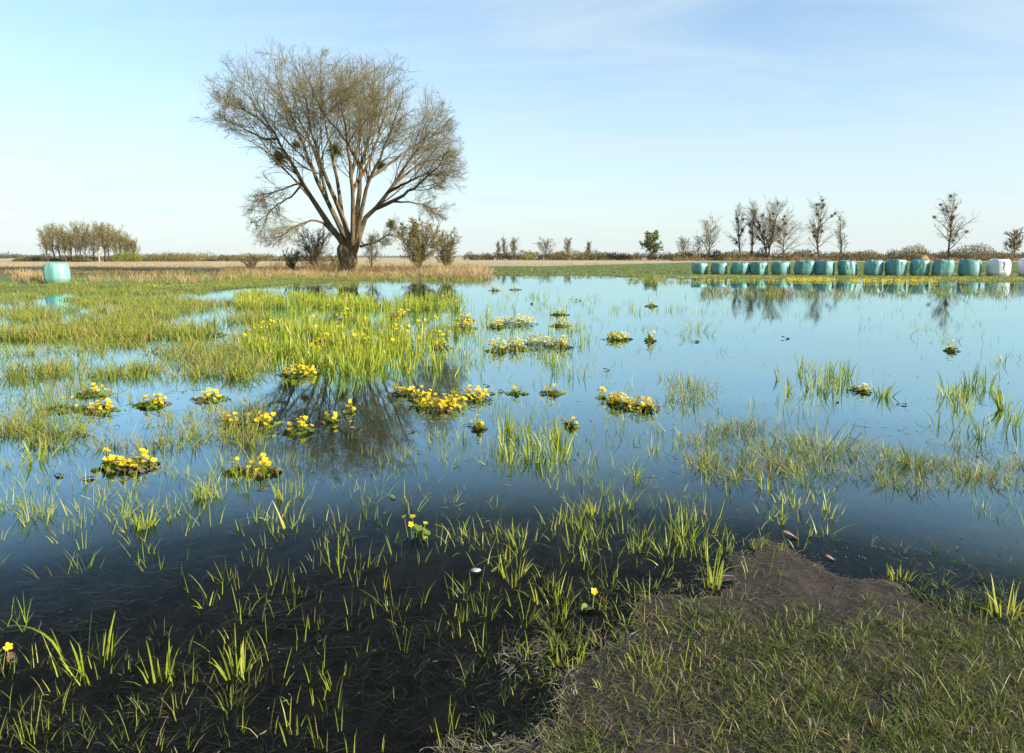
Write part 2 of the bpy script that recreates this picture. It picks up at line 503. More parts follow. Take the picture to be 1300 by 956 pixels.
T = tuft_blades
S = scatter
iris = [
    T(*S(300, 470, 374, 392, 240, .38, 2.5, 1), 9, .16, .36, .02, .10, .12, (.35, .85)),
    T(*S(440, 585, 374, 396, 150, .42, 2.5, 2), 8, .16, .34, .02, .10, .12, (.3, .8)),
    T(*S(305, 575, 386, 470, 290, .46, .8, 3, 'ell'), 10, .17, .30, .017, .12, .15, (.25, .85)),
    T(*S(340, 520, 396, 470, 120, .45, .8, 4, 'ell'), 12, .12, .33, .016, .10, .12, (.35, .9)),
    T(*S(440, 560, 420, 478, 40, .44, .8, 5, 'ell'), 10, .10, .34, .015, .1, .12, (.35, .9)),
    T(*S(540, 740, 372, 425, 150, .5, 1.5, 6), 4, .12, .28, .012, .1, .15, (.3, .8)),
    T(*S(670, 900, 372, 400, 60, .5, 2, 7), 5, .13, .26, .013, .1, .15, (.3, .8)),
    T(*S(990, 1085, 470, 500, 30, .4, .8, 8), 7, .07, .24, .010, .1, .15, (.2, .8)),
    T(*S(1190, 1300, 478, 515, 22, .4, .8, 9), 7, .06, .24, .010, .12, .15, (.0, .5)),
    T(*S(1190, 1300, 530, 560, 10, None, .8, 9), 5, .05, .2, .010, .12, .15, (.1, .6)),
    T(*S(640, 720, 545, 588, 26, None, .5, 10), 5, .06, .20, .009, .12, .15, (.3, .8)),
    T(*S(590, 720, 440, 470, 24, None, .5, 10), 3, .06, .16, .006, .12, .15, (.2, .7)),
    T(*S(0, 390, 585, 672, 95, .42, .6, 11), 6, .06, .14, .0050, .16, .3, (.3, .85), pale=.06),
    T(*S(650, 930, 600, 720, 110, .45, .5, 12), 5, .055, .125, .0040, .14, .25, (.35, .85), pale=.06),
    T(*S(400, 680, 660, 760, 60, .45, .5, 13), 5, .05, .12, .0036, .18, .3, (.3, .85), pale=.08),
    T(*S(0, 430, 700, 956, 60, .48, .4, 14), 4, .05, .12, .0027, .16, .25, (.2, .85), pale=.06),
    T(*S(560, 1000, 720, 880, 70, .46, .4, 15), 5, .05, .09, .0032, .25, .4, (.2, .8), pale=.1),
    T(*S(580, 1010, 480, 610, 46, .45, .5, 16), 3, .05, .15, .006, .15, .25, (.2, .8)),
    T(*S(960, 1060, 610, 680, 30, .4, .4, 17), 4, .04, .11, .006, .2, .3, (.2, .8), pale=.15),
    T(*S(500, 640, 545, 590, 18, None, .4, 18), 5, .05, .12, .007, .15, .25, (.2, .8), pale=.15),
]
iris += [
    T(*S(-150, 640, 480, 700, 290, .46, .6, 91), 2, .04, .11, .0036, .18, .3, (.3, .85), pale=.08),
    T(*S(300, 1000, 600, 800, 190, .46, .4, 92), 2, .04, .11, .0027, .15, .2, (.3, .85), pale=.1),
    T(*S(-250, 620, 690, 960, 210, .42, .35, 93), 2, .03, .10, .0023, .14, .16, (.3, .9), pale=.14),
    T(*S(330, 760, 370, 480, 420, .44, 1.4, 94), 4, .09, .24, .011, .14, .2, (.35, .9), pale=.05),
    T(*S(560, 1050, 375, 600, 400, .45, .8, 95), 3, .06, .14, .0055, .15, .25, (.2, .8), pale=.1),
    T(*S(900, 1400, 500, 700, 190, .46, .6, 96), 3, .05, .11, .0040, .2, .3, (.2, .8), pale=.15)]
iris.append(T(*S(860, 1300, 375, 470, 220, .47, 2, 97), 3, .08, .17, .008, .15, .25, (.2, .8), pale=.1))
stuff('flag_iris_blades', 'bright yellow-green upright blades standing in the flood water', iris, 'iris')
sedge = [
    T(*S(0, 340, 384, 432, 1400, .52, .9, 31), 11, .15, .28, .014, .22, .28, (.35, .85), pale=.05),
    T(*S(150, 340, 370, 392, 260, .45, 2.2, 31), 9, .17, .24, .015, .3, .35, (.35, .85), pale=.05),
    T(*S(0, 340, 420, 482, 800, .505, .55, 32), 11, .11, .22, .010, .22, .3, (.3, .85), pale=.07),
    T(*S(0, 340, 475, 570, 380, .46, .5, 33), 10, .08, .16, .007, .24, .3, (.25, .8), pale=.15),
    T(*S(0, 120, 525, 560, 40, None, .8, 33), 14, .08, .15, .006, .3, .4, (.15, .7), pale=.1),
    T(*S(880, 1090, 535, 610, 150, .46, .5, 34), 11, .06, .13, .005, .35, .45, (.2, .9), pale=.25),
    T(*S(1110, 1310, 565, 622, 170, .44, .5, 35), 11, .06, .11, .005, .35, .45, (.15, .8), pale=.2),
    T(*S(840, 910, 480, 512, 36, None, .5, 36), 8, .05, .16, .006, .25, .3, (.2, .8), pale=.1),
    T(*S(780, 910, 380, 470, 60, .5, 1, 37), 4, .06, .2, .007, .25, .3, (.1, .7), pale=.15),
    T(*S(890, 1310, 364, 377, 260, .44, 4, 38), 9, .18, .3, .014, .25, .3, (.1, .8), pale=.15),
    T(*S(880, 1310, 350.5, 359, 620, None, 4, 39), 10, .25, .13, .018, .25, .3, (.3, .9), pale=.08),
    T(*S(620, 880, 349, 353, 160, None, 4, 39), 9, .25, .18, .02, .25, .3, (.3, .8), pale=.05),
    T(*S(800, 900, 352, 360, 120, .4, 4, 39), 9, .25, .25, .02, .25, .3, (.3, .8), pale=.05),
    T(*S(-10, 215, 362, 386, 800, .42, 1.5, 40), 10, .2, .2, .015, .3, .35, (.2, .75), pale=.06),
    T(*S(60, 340, 355, 374, 700, .36, 3, 40), 9, .2, .2, .015, .3, .35, (.25, .8), pale=.05),
    T(*S(190, 470, 351, 366, 700, None, 3, 40), 9, .22, .16, .015, .3, .35, (.25, .8), pale=.1),
    T(*S(280, 615, 349.5, 357, 500, None, 3, 41), 10, .25, .3, .02, .25, .3, (.35, .85), pale=.3),
    T(*S(600, 1300, 425, 475, 60, .52, 1, 42), 2, .05, .12, .005, .25, .3, (.1, .6), pale=.3),
]
stuff('sedge', 'olive sedge and fine grass growing through the flooded meadow', sedge, 'sedge')
lawn = [
    T(*S(900, 1600, 800, 1010, 3400, .46, .12, 51), 8, .04, .05, .0026, .6, .7, (.0, .85), pale=.2),
    T(*S(700, 1600, 820, 1010, 2700, .5, .2, 57), 7, .04, .045, .0026, .6, .7, (.0, .85), pale=.22),
    T(*S(760, 1310, 790, 956, 160, None, .22, 58), 6, .03, .09, .0036, .35, .5, (.3, .9), pale=.1),
    T(*S(700, 1310, 765, 830, 620, .5, .2, 52), 6, .03, .05, .0032, .5, .6, (.1, .8), pale=.12),
    T(*S(-250, 760, 800, 990, 230, .48, .35, 53), 5, .035, .07, .0024, .3, .4, (.1, .8), pale=.1),
    T(*S(1140, 1300, 690, 790, 60, .48, .3, 54), 6, .03, .06, .004, .5, .6, (.1, .7), pale=.1),
]
lawn += [T(*S(680, 960, 740, 900, 170, None, .3, 59), 4, .03, .06, .0028, .35, .5, (.1, .8), pale=.25),
         T(*S(620, 1310, 334.5, 349, 2600, None, 9, 55), 6, .5, .16, .05, .4, .5, (.35, .85), pale=.02),
         T(*S(-10, 320, 339, 351, 700, .47, 12, 56), 6, .5, .18, .05, .4, .5, (.2, .7), pale=.1)]
stuff('grass', 'short green grass of the near bank and the far field', lawn, 'lawn')
dryg = [
    T(*S(-10, 620, 333.5, 341, 1500, None, 9, 65), 6, .6, .22, .06, .4, .5, (.3, 1)),
    T(*S(-10, 330, 340, 350, 500, .5, 9, 66), 6, .5, .22, .05, .4, .5, (0, .5)),
    T(*S(285, 620, 344, 354, 700, .34, 5, 61), 10, .3, .5, .022, .3, .35, (.2, .9)),
    T(*S(540, 622, 344, 354, 240, None, 5, 61), 12, .3, .75, .024, .25, .3, (.3, 1)),
    T(*S(20, 60, 354, 362, 60, None, 5, 61), 12, .25, .7, .022, .25, .3, (.2, .9)),
    T(*S(90, 300, 350, 361, 130, .5, 4, 62), 8, .25, .5, .02, .25, .3, (.2, .9)),
    T(*S(980, 1300, 349, 352, 90, .47, 4, 63), 10, .3, .3, .02, .4, .5, (.1, .8)),
    T(*S(910, 1000, 366, 378, 40, .4, 4, 64), 10, .15, .35, .015, .25, .3, (.1, .7)),
]
stuff('dry_grass', 'tan dead grass on the far fields and along the far water edge', dryg, 'dry')

# submerged and floating straw
def straw(u0, u1, v0, v1, n, L, w, z0, z1, tone, thr=None, sc_=.5, seed=0, azm=(0, math.pi), edge=0):
    X, Y = S(u0, u1, v0, v1, n, thr, sc_, seed)
    if edge:
        k_ = np.abs(height(X, Y) - .002) < edge
        X, Y = X[k_], Y[k_]
    m = len(X); hh = height(X, Y)
    z = np.maximum(rng.uniform(z0, z1, m), hh + .004)
    az = rng.uniform(*azm, m) + rng.normal(0, .2, m); ln = L * rng.uniform(.4, 1.4, m); k = 4
    P = np.zeros((m, k, 2, 3)); cur = rng.normal(0, .5, m)
    for i in range(k):
        t = i / (k - 1) - .5
        a2 = az + cur * t
        c = np.stack([X + np.cos(a2) * ln * t, Y + np.sin(a2) * ln * t, z + .004 * np.sin(i * 2 + X * 50)], 1)
        wd = np.stack([-np.sin(a2), np.cos(a2), .3 * np.sin(X * 91)], 1) * (w * rng.uniform(.5, 1.4, m) * .5 * (1 if 0 < i < k - 1 else .35))[:, None]
        P[:, i, 0] = c - wd; P[:, i, 1] = c + wd
    b = (np.arange(m) * k * 2)[:, None]
    q = np.concatenate([b + np.array([[2 * i, 2 * i + 1, 2 * i + 3, 2 * i + 2]]) for i in range(k - 1)], 0)
    tn = np.clip(rng.uniform(*tone, m), 0, 1)
    tn = np.where(hh > .004, tn * .6, tn)
    return P.reshape(-1, 3), q, np.repeat(tn, k * 2), 0.
st = [
    straw(0, 480, 640, 800, 1300, .13, .0045, -.03, -.004, (.4, 1), .45, .35, 71, (-.3, .9)),
    straw(380, 1000, 650, 956, 2900, .09, .0030, -.03, -.002, (.3, 1), .36, .35, 72),
    straw(0, 700, 760, 956, 2900, .09, .0030, -.03, -.002, (.3, 1), .36, .3, 73),
    straw(850, 1300, 600, 800, 1900, .06, .0022, -.02, .0, (.1, .9), .42, .35, 74, (-.3, .8)),
    straw(780, 1300, 780, 956, 2200, .08, .0022, -.005, .014, (.0, .75), None, .35, 75),
    straw(880, 1300, 540, 625, 500, .14, .005, -.01, .006, (.2, 1), .45, .4, 76),
    straw(0, 340, 400, 560, 900, .18, .008, -.01, .006, (.1, .9), .48, .8, 77),
    straw(760, 930, 560, 620, 90, .2, .005, -.01, .006, (.3, 1), .45, .4, 78, (-.3, .4)),
    straw(480, 660, 590, 700, 220, .10, .004, -.02, .003, (.3, 1), .45, .4, 79, (-.3, .6)),
    straw(380, 1310, 372, 600, 700, .10, .006, -.006, .004, (.0, .8), .42, 1.5, 80),
    straw(560, 1500, 670, 960, 9000, .045, .0022, -.004, .008, (.1, 1), None, .35, 81, edge=.006),
    straw(760, 1320, 680, 830, 700, .03, .003, -.004, .008, (.0, .9), None, .35, 82),
]
stuff('straw_debris', 'dead straw floating and lying in the shallow water', st, 'straw')

# ------------------------------------------------------------------ grass tufts one can point at
def tuft(u, v, label, nb, rad, hgt, w, m='iris', tone=(.5, .9), lean=.15, bend=.2, pale=0., name='grass_tuft', group='grass tufts in the water'):
    X, Y = gp(u, v)
    X, Y = float(X), float(Y)
    z = float(height(X, Y))
    if v > 600:
        w, hgt = w * .72, hgt * .86
    a = T(np.array([X]), np.array([Y]), nb, rad, hgt, w, lean, bend, tone, pale=pale)
    mb = MB(); mb.add(a[0] - np.array([X, Y, z]), *a[1:])
    o = obj(name, mb.build(name, M[m]), None, (X, Y, z))
    return tag(o, label, 'grass tuft', group)


TUFTS = [
    (186, 668, 'bright compact yellow-green tuft standing alone in open water at the lower left', 26, .07, .17, .011),
    (170, 672, 'short thin row of blades just left of the bright compact lower-left tuft', 10, .06, .10, .009),
    (260, 632, 'dense bright tuft at the right end of the lower-left row of blades', 24, .05, .17, .009),
    (359, 632, 'narrow upright yellow-green tuft just below the dark tree reflection', 12, .03, .17, .010),
    (48, 583, 'small bright five-bladed tuft alone in blue water at the far left', 11, .06, .16, .014),
    (20, 590, 'thin green tuft left of the small bright five-bladed tuft', 12, .06, .15, .008),
    (365, 672, 'single pale bent shoot leaning in the water below the tree reflection', 3, .015, .19, .012),
    (402, 626, 'two short yellow shoots at the lower edge of the tree reflection', 4, .03, .10, .011),
    (440, 722, 'wide spiky tuft of pale blades left of the close flowering marigold', 24, .10, .16, .007),
    (1119, 503, 'brightest yellow-green blade clump in the open water on the right', 30, .09, .30, .016),
    (1203, 503, 'slender green blade pair left of the dark clump at the right edge', 8, .04, .30, .016),
    (1222, 520, 'leaning bunch of green blades in the row of clumps on the right', 14, .10, .26, .014),
    (1278, 520, 'largest dark green blade clump of the row on the right', 26, .12, .32, .016),
    (1000, 498, 'green blade bunch at the left end of the clumps on the right', 12, .09, .24, .013),
    (1035, 496, 'yellowish blade bunch second from the left of the clumps on the right', 18, .12, .26, .013),
    (1064, 494, 'wispy tall blade bunch third from the left of the clumps on the right', 16, .12, .28, .012),
    (754, 652, 'stout tuft around a dead brown stub in the near water', 26, .06, .17, .009),
    (903, 745, 'tall pale tuft rising beside the muddy bar', 16, .04, .25, .012),
    (865, 685, 'upright bright blades left of the muddy bar', 14, .06, .22, .010),
    (1140, 735, 'bushy green tuft at the water edge of the muddy bar', 26, .08, .11, .007),
    (1275, 782, 'broad green tuft on the near bank at the right edge', 18, .06, .15, .010),
    (300, 852, 'large upright green tuft in the dark shallow water at the lower left', 26, .10, .20, .010),
    (118, 850, 'tall loose tuft in dark water with one long arching blade beside it', 18, .09, .22, .009),
    (205, 862, 'bright green tuft at the lower edge between the two large lower-left tufts', 18, .06, .14, .009),
    (720, 838, 'bushy bright tuft growing from the dark mud below the centre', 28, .08, .11, .007),
    (655, 730, 'leaning green tuft beside the yellow-green floating leaf', 18, .07, .15, .008),
    (700, 760, 'straight narrow blades right of the leaning tuft near the floating leaf', 16, .10, .15, .008),
    (820, 845, 'tangled low tuft where the near bank meets the dark mud', 30, .08, .09, .006),
    (262, 770, 'short three-bladed tuft in dark water above the large lower-left tuft', 5, .03, .10, .008),
    (648, 588, 'thin pale tuft at the left of the fine stalks in mid water', 10, .06, .19, .009),
    (676, 586, 'densest tuft of the fine stalks standing in mid water', 16, .07, .22, .010),
]
for (u, v, lab, nb, rad, hg, w) in TUFTS:
    tuft(u, v, lab, nb, rad, hg, w)
SEDGES = [
    (36, 476, 'round olive sedge tuft in the left shallows below the pale bale', 60, .22, .34, .010),
    (62, 556, 'wide low sedge tuft with a brown foot at the left', 70, .17, .20, .007),
    (18, 548, 'tall sedge tuft with pale leaning blades at the left edge', 50, .14, .28, .009),
    (88, 552, 'spreading green sedge tuft right of the wide low one', 60, .13, .26, .008),
    (105, 405, 'rounded green sedge tuft far off in the left shallows', 60, .3, .42, .014),
    (278, 452, 'olive sedge tuft right of the left shallows near marigold leaves', 60, .25, .30, .010),
    (875, 508, 'yellowish sedge tuft in open water right of the two round marigolds', 50, .16, .22, .008),
    (1045, 572, 'largest sedge tuft with reddish foot in the near right water', 90, .20, .24, .007),
    (1000, 592, 'small sedge tuft with reddish foot left of the largest one', 50, .10, .13, .006),
    (1160, 590, 'low sedge tuft at the left end of the matted right patch', 60, .13, .17, .006),
    (1235, 612, 'ragged sedge tuft at the near end of the matted right patch', 60, .12, .14, .006),
    (883, 420, 'thin sedge tuft standing far out in the open water', 30, .22, .34, .012),
]
for (u, v, lab, nb, rad, hg, w) in SEDGES:
    tuft(u, v, lab, nb, rad, hg, w, 'sedge', (.35, .6), .35, .4, .12, 'sedge_tuft', 'sedge tufts in the shallows')
# the long arching blade at the lower left
ax, ay = gp(82, 838)
mb = MB(); mb.add(*blades(np.array([[0, 0, 0.]]), .26, .011, .15, 1.25, 2.7, 1.2, .6, (0, .2, .4, .55, .7, .85, 1), (.8, 1, .95, .85, .7, .45, .05)))
tag(obj('arching_grass', mb.build('arching_grass', M['iris']), None, (float(ax), float(ay), float(height(ax, ay)))),
    'single long arching blade bent over dark water at the lower left', 'grass blade')

# ------------------------------------------------------------------ marsh marigolds
def disc(r, n=8, cup=.25, notch=.35, seed=0):
    g = np.random.default_rng(seed)
    a = np.arange(n) * 2 * math.pi / n + .0
    rr = r * (1 + .08 * g.normal(size=n)); rr[0] *= notch
    rim = np.stack([rr * np.cos(a), rr * np.sin(a), cup * rr + .12 * r * np.sin(2 * a + seed)], 1)
    V = np.vstack([[0, 0, 0], rim])
    Q = [(0, 1 + i, 1 + (i + 1) % n, 1 + (i + 2) % n) for i in range(0, n, 2)]
    return V, np.array(Q)


def petals(r, seed=0):
    g = np.random.default_rng(seed); mb = MB()
    for k in range(5):
        a = k * 2 * math.pi / 5 + g.normal(0, .08)
        d = np.array([math.cos(a), math.sin(a), 0]); s = np.array([-math.sin(a), math.cos(a), 0]); up = np.array([0, 0, 1.])
        c = .35 + g.normal(0, .1)
        pts = [d * .12 * r - s * .08 * r, d * .12 * r + s * .08 * r,
               d * .55 * r + s * .42 * r + up * c * .25 * r, d * .55 * r - s * .42 * r + up * c * .25 * r,
               d * 1.0 * r + s * .22 * r + up * c * .75 * r, d * 1.0 * r - s * .22 * r + up * c * .75 * r]
        mb.add(pts, [(0, 1, 2, 3), (3, 2, 4, 5)], g.uniform(.2, 1))
    return mb


def blossom_mesh(r, seed):
    mb = petals(r, seed)
    n0 = sum(len(f) for f in mb.f)
    V, Q = disc(r * .30, 8, .6, 1, seed)
    mb.add(V + [0, 0, .06 * r], Q, .5)
    me = mb.build('blossom', M['petal'])
    me.materials.append(M['stamen'])
    idx = np.zeros(len(me.polygons), np.int32); idx[n0:] = 1
    me.polygons.foreach_set('material_index', idx)
    return me


BLOSSOMS = [blossom_mesh(.021, s) for s in range(5)]


def rot_to(V, n, spin):
    n = n / np.linalg.norm(n)
    q = Vector((0, 0, 1)).rotation_difference(Vector(n)).to_matrix()
    c, s = math.cos(spin), math.sin(spin)
    return V @ np.array([[c, s, 0], [-s, c, 0], [0, 0, 1]]) @ np.array(q).T


def marigold(u, v, wpx, nfl, label, hgt=.13, brown=.3, single=True, leafn=None):
    X, Y = map(float, gp(u, v))
    rad = wpx * Y / F / 2 * 1.12
    z0 = max(float(height(X, Y)), -.02)
    g = np.random.default_rng(int(u * 7 + v * 13))
    t = thing('marsh_marigold', label, 'marsh marigold', (X, Y, z0), 'yellow marsh marigolds in the flood water')
    lv, stm = MB(), MB()
    nl = leafn or int(np.clip(8 + 300 * rad * rad / .05, 8, 80))
    for i in range(nl):
        a = g.uniform(0, 6.283); rr = rad * math.sqrt(g.random()) * 1.35
        hh = max(.008, hgt * .6 * g.random() * max(.1, 1.1 - .75 * rr / rad))
        p = np.array([rr * math.cos(a), rr * math.sin(a) * .8, hh])
        V, Qd = disc(g.uniform(.020, .042) * (.7 if v > 660 else 1), 8, g.uniform(.0, .4), .4, i)
        nrm = np.array([g.normal(0, .45) + .25 * math.cos(a), g.normal(0, .45), 1.])
        tn = g.uniform(.72, 1) if g.random() < brown else g.uniform(.15, .65)
        lv.add(rot_to(V, nrm, g.uniform(0, 6.28)) + p, Qd, tn)
        q = np.array([rr * .4 * math.cos(a), rr * .4 * math.sin(a) * .8, -.03])
        vv, qq, tt, aa = tubes(np.array([[q, (p + q) / 2 + [0, 0, .01], p]]), np.array([[.003, .003, .002]]), 3)
        stm.add(vv, qq, g.random(), aa)
    fl = []
    for i in range(nfl):
        a = g.uniform(0, 6.283); rr = rad * math.sqrt(g.random()) * .95
        hh = hgt * g.uniform(.45, 1.25) * (1.05 - .35 * rr / rad)
        p = np.array([rr * math.cos(a), rr * math.sin(a) * .8, hh])
        nrm = np.array([g.normal(0, .3) + .5 * math.cos(a), g.normal(0, .3) - .35, 1.])
        fl.append((p, nrm, g.uniform(0, 6.28), g.uniform(.75, 1.15) * (.72 if v > 660 else 1)))
        q = np.array([rr * .5 * math.cos(a), rr * .5 * math.sin(a) * .8, -.03])
        vv, qq, tt, aa = tubes(np.array([[q, (p + q) / 2, p]]), np.array([[.0035, .003, .002]]), 3)
        stm.add(vv, qq, g.random(), aa)
    obj('leaves', lv.build('leaves', M['marleaf']), t)
    obj('stems', stm.build('stems', M['marstem']), t)
    if single:
        for p, nrm, sp, s in fl:
            o = obj('blossom', BLOSSOMS[g.integers(5)], t, p)
            q = Vector((0, 0, 1)).rotation_difference(Vector(nrm))
            o.rotation_mode = 'QUATERNION'; o.rotation_quaternion = q
            o.scale = (s, s, s)
    else:
        mb = MB()
        for p, nrm, sp, s in fl:
            b = petals(.021 * s * 1.15, int(sp * 100))
            for V, f_, tn in zip(b.v, b.f, b.t):
                pass
            V = np.concatenate(b.v); f_ = np.concatenate(b.f)
            mb.add(rot_to(V, nrm, sp) + p, f_, np.concatenate(b.t))
        obj('blossoms', mb.build('blossoms', M['petal']), t)
    return t


MARI = [  # u, v(base), width px, flowers, label
    (525, 682, 34, 4, 'small close marigold with few flowers beside a curled brown leaf'),
    (379, 476, 42, 34, 'big flower-covered marigold at the near edge of the blade clump left of the reflection'),
    (118, 502, 34, 9, 'loose marigold with scattered flowers above another in the left water'),
    (128, 522, 30, 14, 'low bright marigold left of centre in the left water, just below a looser one'),
    (82, 520, 42, 3, 'brown-leaved marigold with almost no flowers in the left water'),
    (193, 515, 32, 16, 'compact round marigold on brown leaves between sedge tufts on the left'),
    (266, 508, 34, 14, 'compact marigold with yellow top and reddish leaves on its right'),
    (292, 540, 18, 7, 'small marigold among thin blades left of the tree reflection'),
    (330, 540, 36, 12, 'marigold with long pale stems beside the left edge of the tree reflection'),
    (380, 548, 34, 8, 'straggling marigold reaching into the left side of the tree reflection'),
    (139, 594, 22, 6, 'left one of two neighbouring marigolds in the blue strip at the lower left'),
    (172, 594, 44, 16, 'wider right one of two neighbouring marigolds in the blue strip at the lower left'),
    (332, 600, 34, 8, 'flat marigold with leafy left side at the lower edge of the reflection'),
    (300, 600, 20, 2, 'tiny marigold with brown leaves left of the flat leafy one'),
    (420, 535, 16, 4, 'small marigold inside the dark tree reflection beside pink dead leaves'),
    (443, 522, 14, 3, 'tiny marigold inside the dark tree reflection nearest the middle'),
    (512, 500, 26, 12, 'round marigold at the left end of the central flower row'),
    (537, 508, 26, 10, 'loose marigold joining the two big ones in the central row'),
    (560, 518, 62, 46, 'widest marigold of the central row, dense yellow over brown leaves'),
    (597, 506, 44, 28, 'tall marigold at the right end of the central row, flowers above dark leaves'),
    (657, 500, 18, 3, 'small marigold with dark floating leaves right of the central row'),
    (702, 500, 22, 4, 'small upright marigold with grass in open water right of centre'),
    (764, 505, 10, 4, 'narrow single-stemmed marigold left of two round ones'),
    (786, 514, 30, 26, 'yellower left one of two round marigolds in open water'),
    (814, 520, 32, 18, 'browner right one of two round marigolds in open water'),
    (608, 545, 16, 4, 'small marigold among thin stalks below the central row'),
    (726, 542, 14, 3, 'tiny marigold beside a floating brown leaf below the open water'),
    (784, 431, 28, 26, 'isolated round orange-yellow marigold in the pale open water'),
    (826, 433, 11, 4, 'tiny pale marigold right of the isolated round one'),
    (711, 441, 24, 16, 'rounded marigold at the right end of the second flower drift'),
    (681, 440, 36, 18, 'broad marigold in the middle of the second flower drift'),
    (655, 444, 24, 14, 'yellow marigold left of the broad one in the second drift'),
    (632, 446, 22, 12, 'leftmost marigold of the second flower drift among pale blades'),
    (655, 412, 48, 40, 'long flat bright marigold topping the upper flower drift'),
    (711, 414, 20, 10, 'small loose marigold right of the upper flower drift'),
    (588, 417, 30, 22, 'rounded marigold left of the upper flower drift'),
    (590, 407, 20, 12, 'small marigold behind the rounded one left of the upper drift'),
    (630, 416, 18, 8, 'small leafy marigold between the rounded one and the upper drift'),
    (500, 425, 26, 16, 'marigold deep in the right side of the tall blade clump'),
    (504, 402, 22, 16, 'marigold at the back right of the tall blade clump'),
    (440, 406, 16, 8, 'small marigold at the back of the tall blade clump'),
    (408, 436, 22, 10, 'marigold in the left middle of the tall blade clump'),
    (395, 452, 24, 14, 'marigold just above the big flower-covered one'),
    (341, 420, 30, 10, 'low marigold at the left side of the tall blade clump'),
    (270, 426, 28, 2, 'dark leafy marigold without flowers in the left shallows'),
    (462, 442, 18, 8, 'small marigold near the front of the tall blade clump'),
    (560, 442, 22, 8, 'faint marigold at the right edge of the tall blade clump'),
    (187, 366, 30, 18, 'far marigold in the grass right of the pale bale'),
    (235, 370, 26, 6, 'far leafy marigold at the back left water edge'),
    (313, 384, 18, 8, 'far marigold beside dark leaves at the back of the left water'),
    (628, 369, 11, 14, 'left one of two tiny far marigolds near the far shore'),
    (654, 368, 12, 8, 'right, leafier one of two tiny far marigolds near the far shore'),
    (710, 400, 16, 8, 'far marigold mixed with a blade clump right of centre'),
    (827, 389, 12, 6, 'far tiny marigold in pale water right of centre'),
    (1208, 446, 12, 3, 'lonely tiny marigold in the open water at the right'),
    (1086, 496, 8, 2, 'single-flowered marigold left of its twin beside the bright blade clump'),
    (1098, 498, 10, 4, 'small marigold touching the left side of the bright blade clump'),
    (6, 842, 20, 2, 'marigold flower low in dark water at the lower left edge'),
    (748, 772, 12, 1, 'single yellow marigold flower low among near blades right of centre'),
]
for (u, v, w, nf, lab) in MARI:
    Yd = float(gp(u, v)[1])
    hg = {525: .17, 784: .14}.get(u, .13 if v > 470 else .20)
    g_ = random.random()
    nf2 = int(nf * (1.0 if u in (525, 6, 748, 82, 270) else 2.3 if v > 470 else 2.8))
    marigold(u, v, w, nf2, lab, hg, (.4 if g_ < .5 else .15), v > 470, 12 if u == 525 else None)

# far drifts of flowers too small to count
mb = MB()
for (u0, u1, v0, v1, n, zh) in ((1000, 1060, 354, 358, 300, .1), (880, 1300, 353, 359, 520, .1), (1080, 1190, 355, 360, 360, .1), (310, 590, 380, 450, 70, .25),
                                (830, 900, 354, 357, 60, .2)):
    X, Y = S(u0, u1, v0, v1, n)
    for xx, yy in zip(X, Y):
        b = petals(.035, int(xx * 100) % 97)
        Vp = np.concatenate(b.v)
        mb.add(rot_to(Vp, np.array([random.gauss(0, .4), -.6, 1]), 0) + [xx, yy, max(float(height(xx, yy)), 0) + zh * random.uniform(.5, 1.1)],
               np.concatenate(b.f), random.random())
tag(obj('flower_drift', mb.build('flower_drift', M['petal'])), 'far scatter of yellow flowers among the waterside grass', None, None, 'stuff')

# ------------------------------------------------------------------ floating leaves, stone
def dead_leaf(u, v, size, tone, label, curl=.9, name='dead_leaf', m='deadleaf'):
    X, Y = map(float, gp(u, v))
    g = np.random.default_rng(int(u * 3 + v))
    n = 9; V = []; Qd = []
    for i in range(n):
        s = i / (n - 1)
        w = math.sin(math.pi * min(.04 + .93 * s, .99)) ** .7 * .42 * size
        for j, e in enumerate((-1, -.5, 0, .5, 1)):
            V.append(((s - .5) * size * 2, e * w * math.cos(abs(e) * curl * .8), .35 * w * curl * e * e + .12 * size * math.sin(s * 5 + e * 1.5) + .1 * size))
    for i in range(n - 1):
        for j in range(4):
            a = i * 5 + j; Qd.append((a, a + 1, a + 6, a + 5))
    V = np.array(V) @ np.array([[math.cos(g.uniform(0, 6)), 0, 0], [0, 1, 0], [0, 0, 1]]) if False else np.array(V)
    mbl = MB(); mbl.add(V, Qd, np.clip(tone + .15 * g.normal(size=len(V)), 0, 1))
    o = obj(name, mbl.build(name, M[m], True), None, (X, Y, max(float(height(X, Y)), 0) + .002))
    o.rotation_euler = (g.normal(0, .2), g.normal(0, .2), g.uniform(-.9, .9))
    return tag(o, label, 'leaf', 'dead leaves on the water')


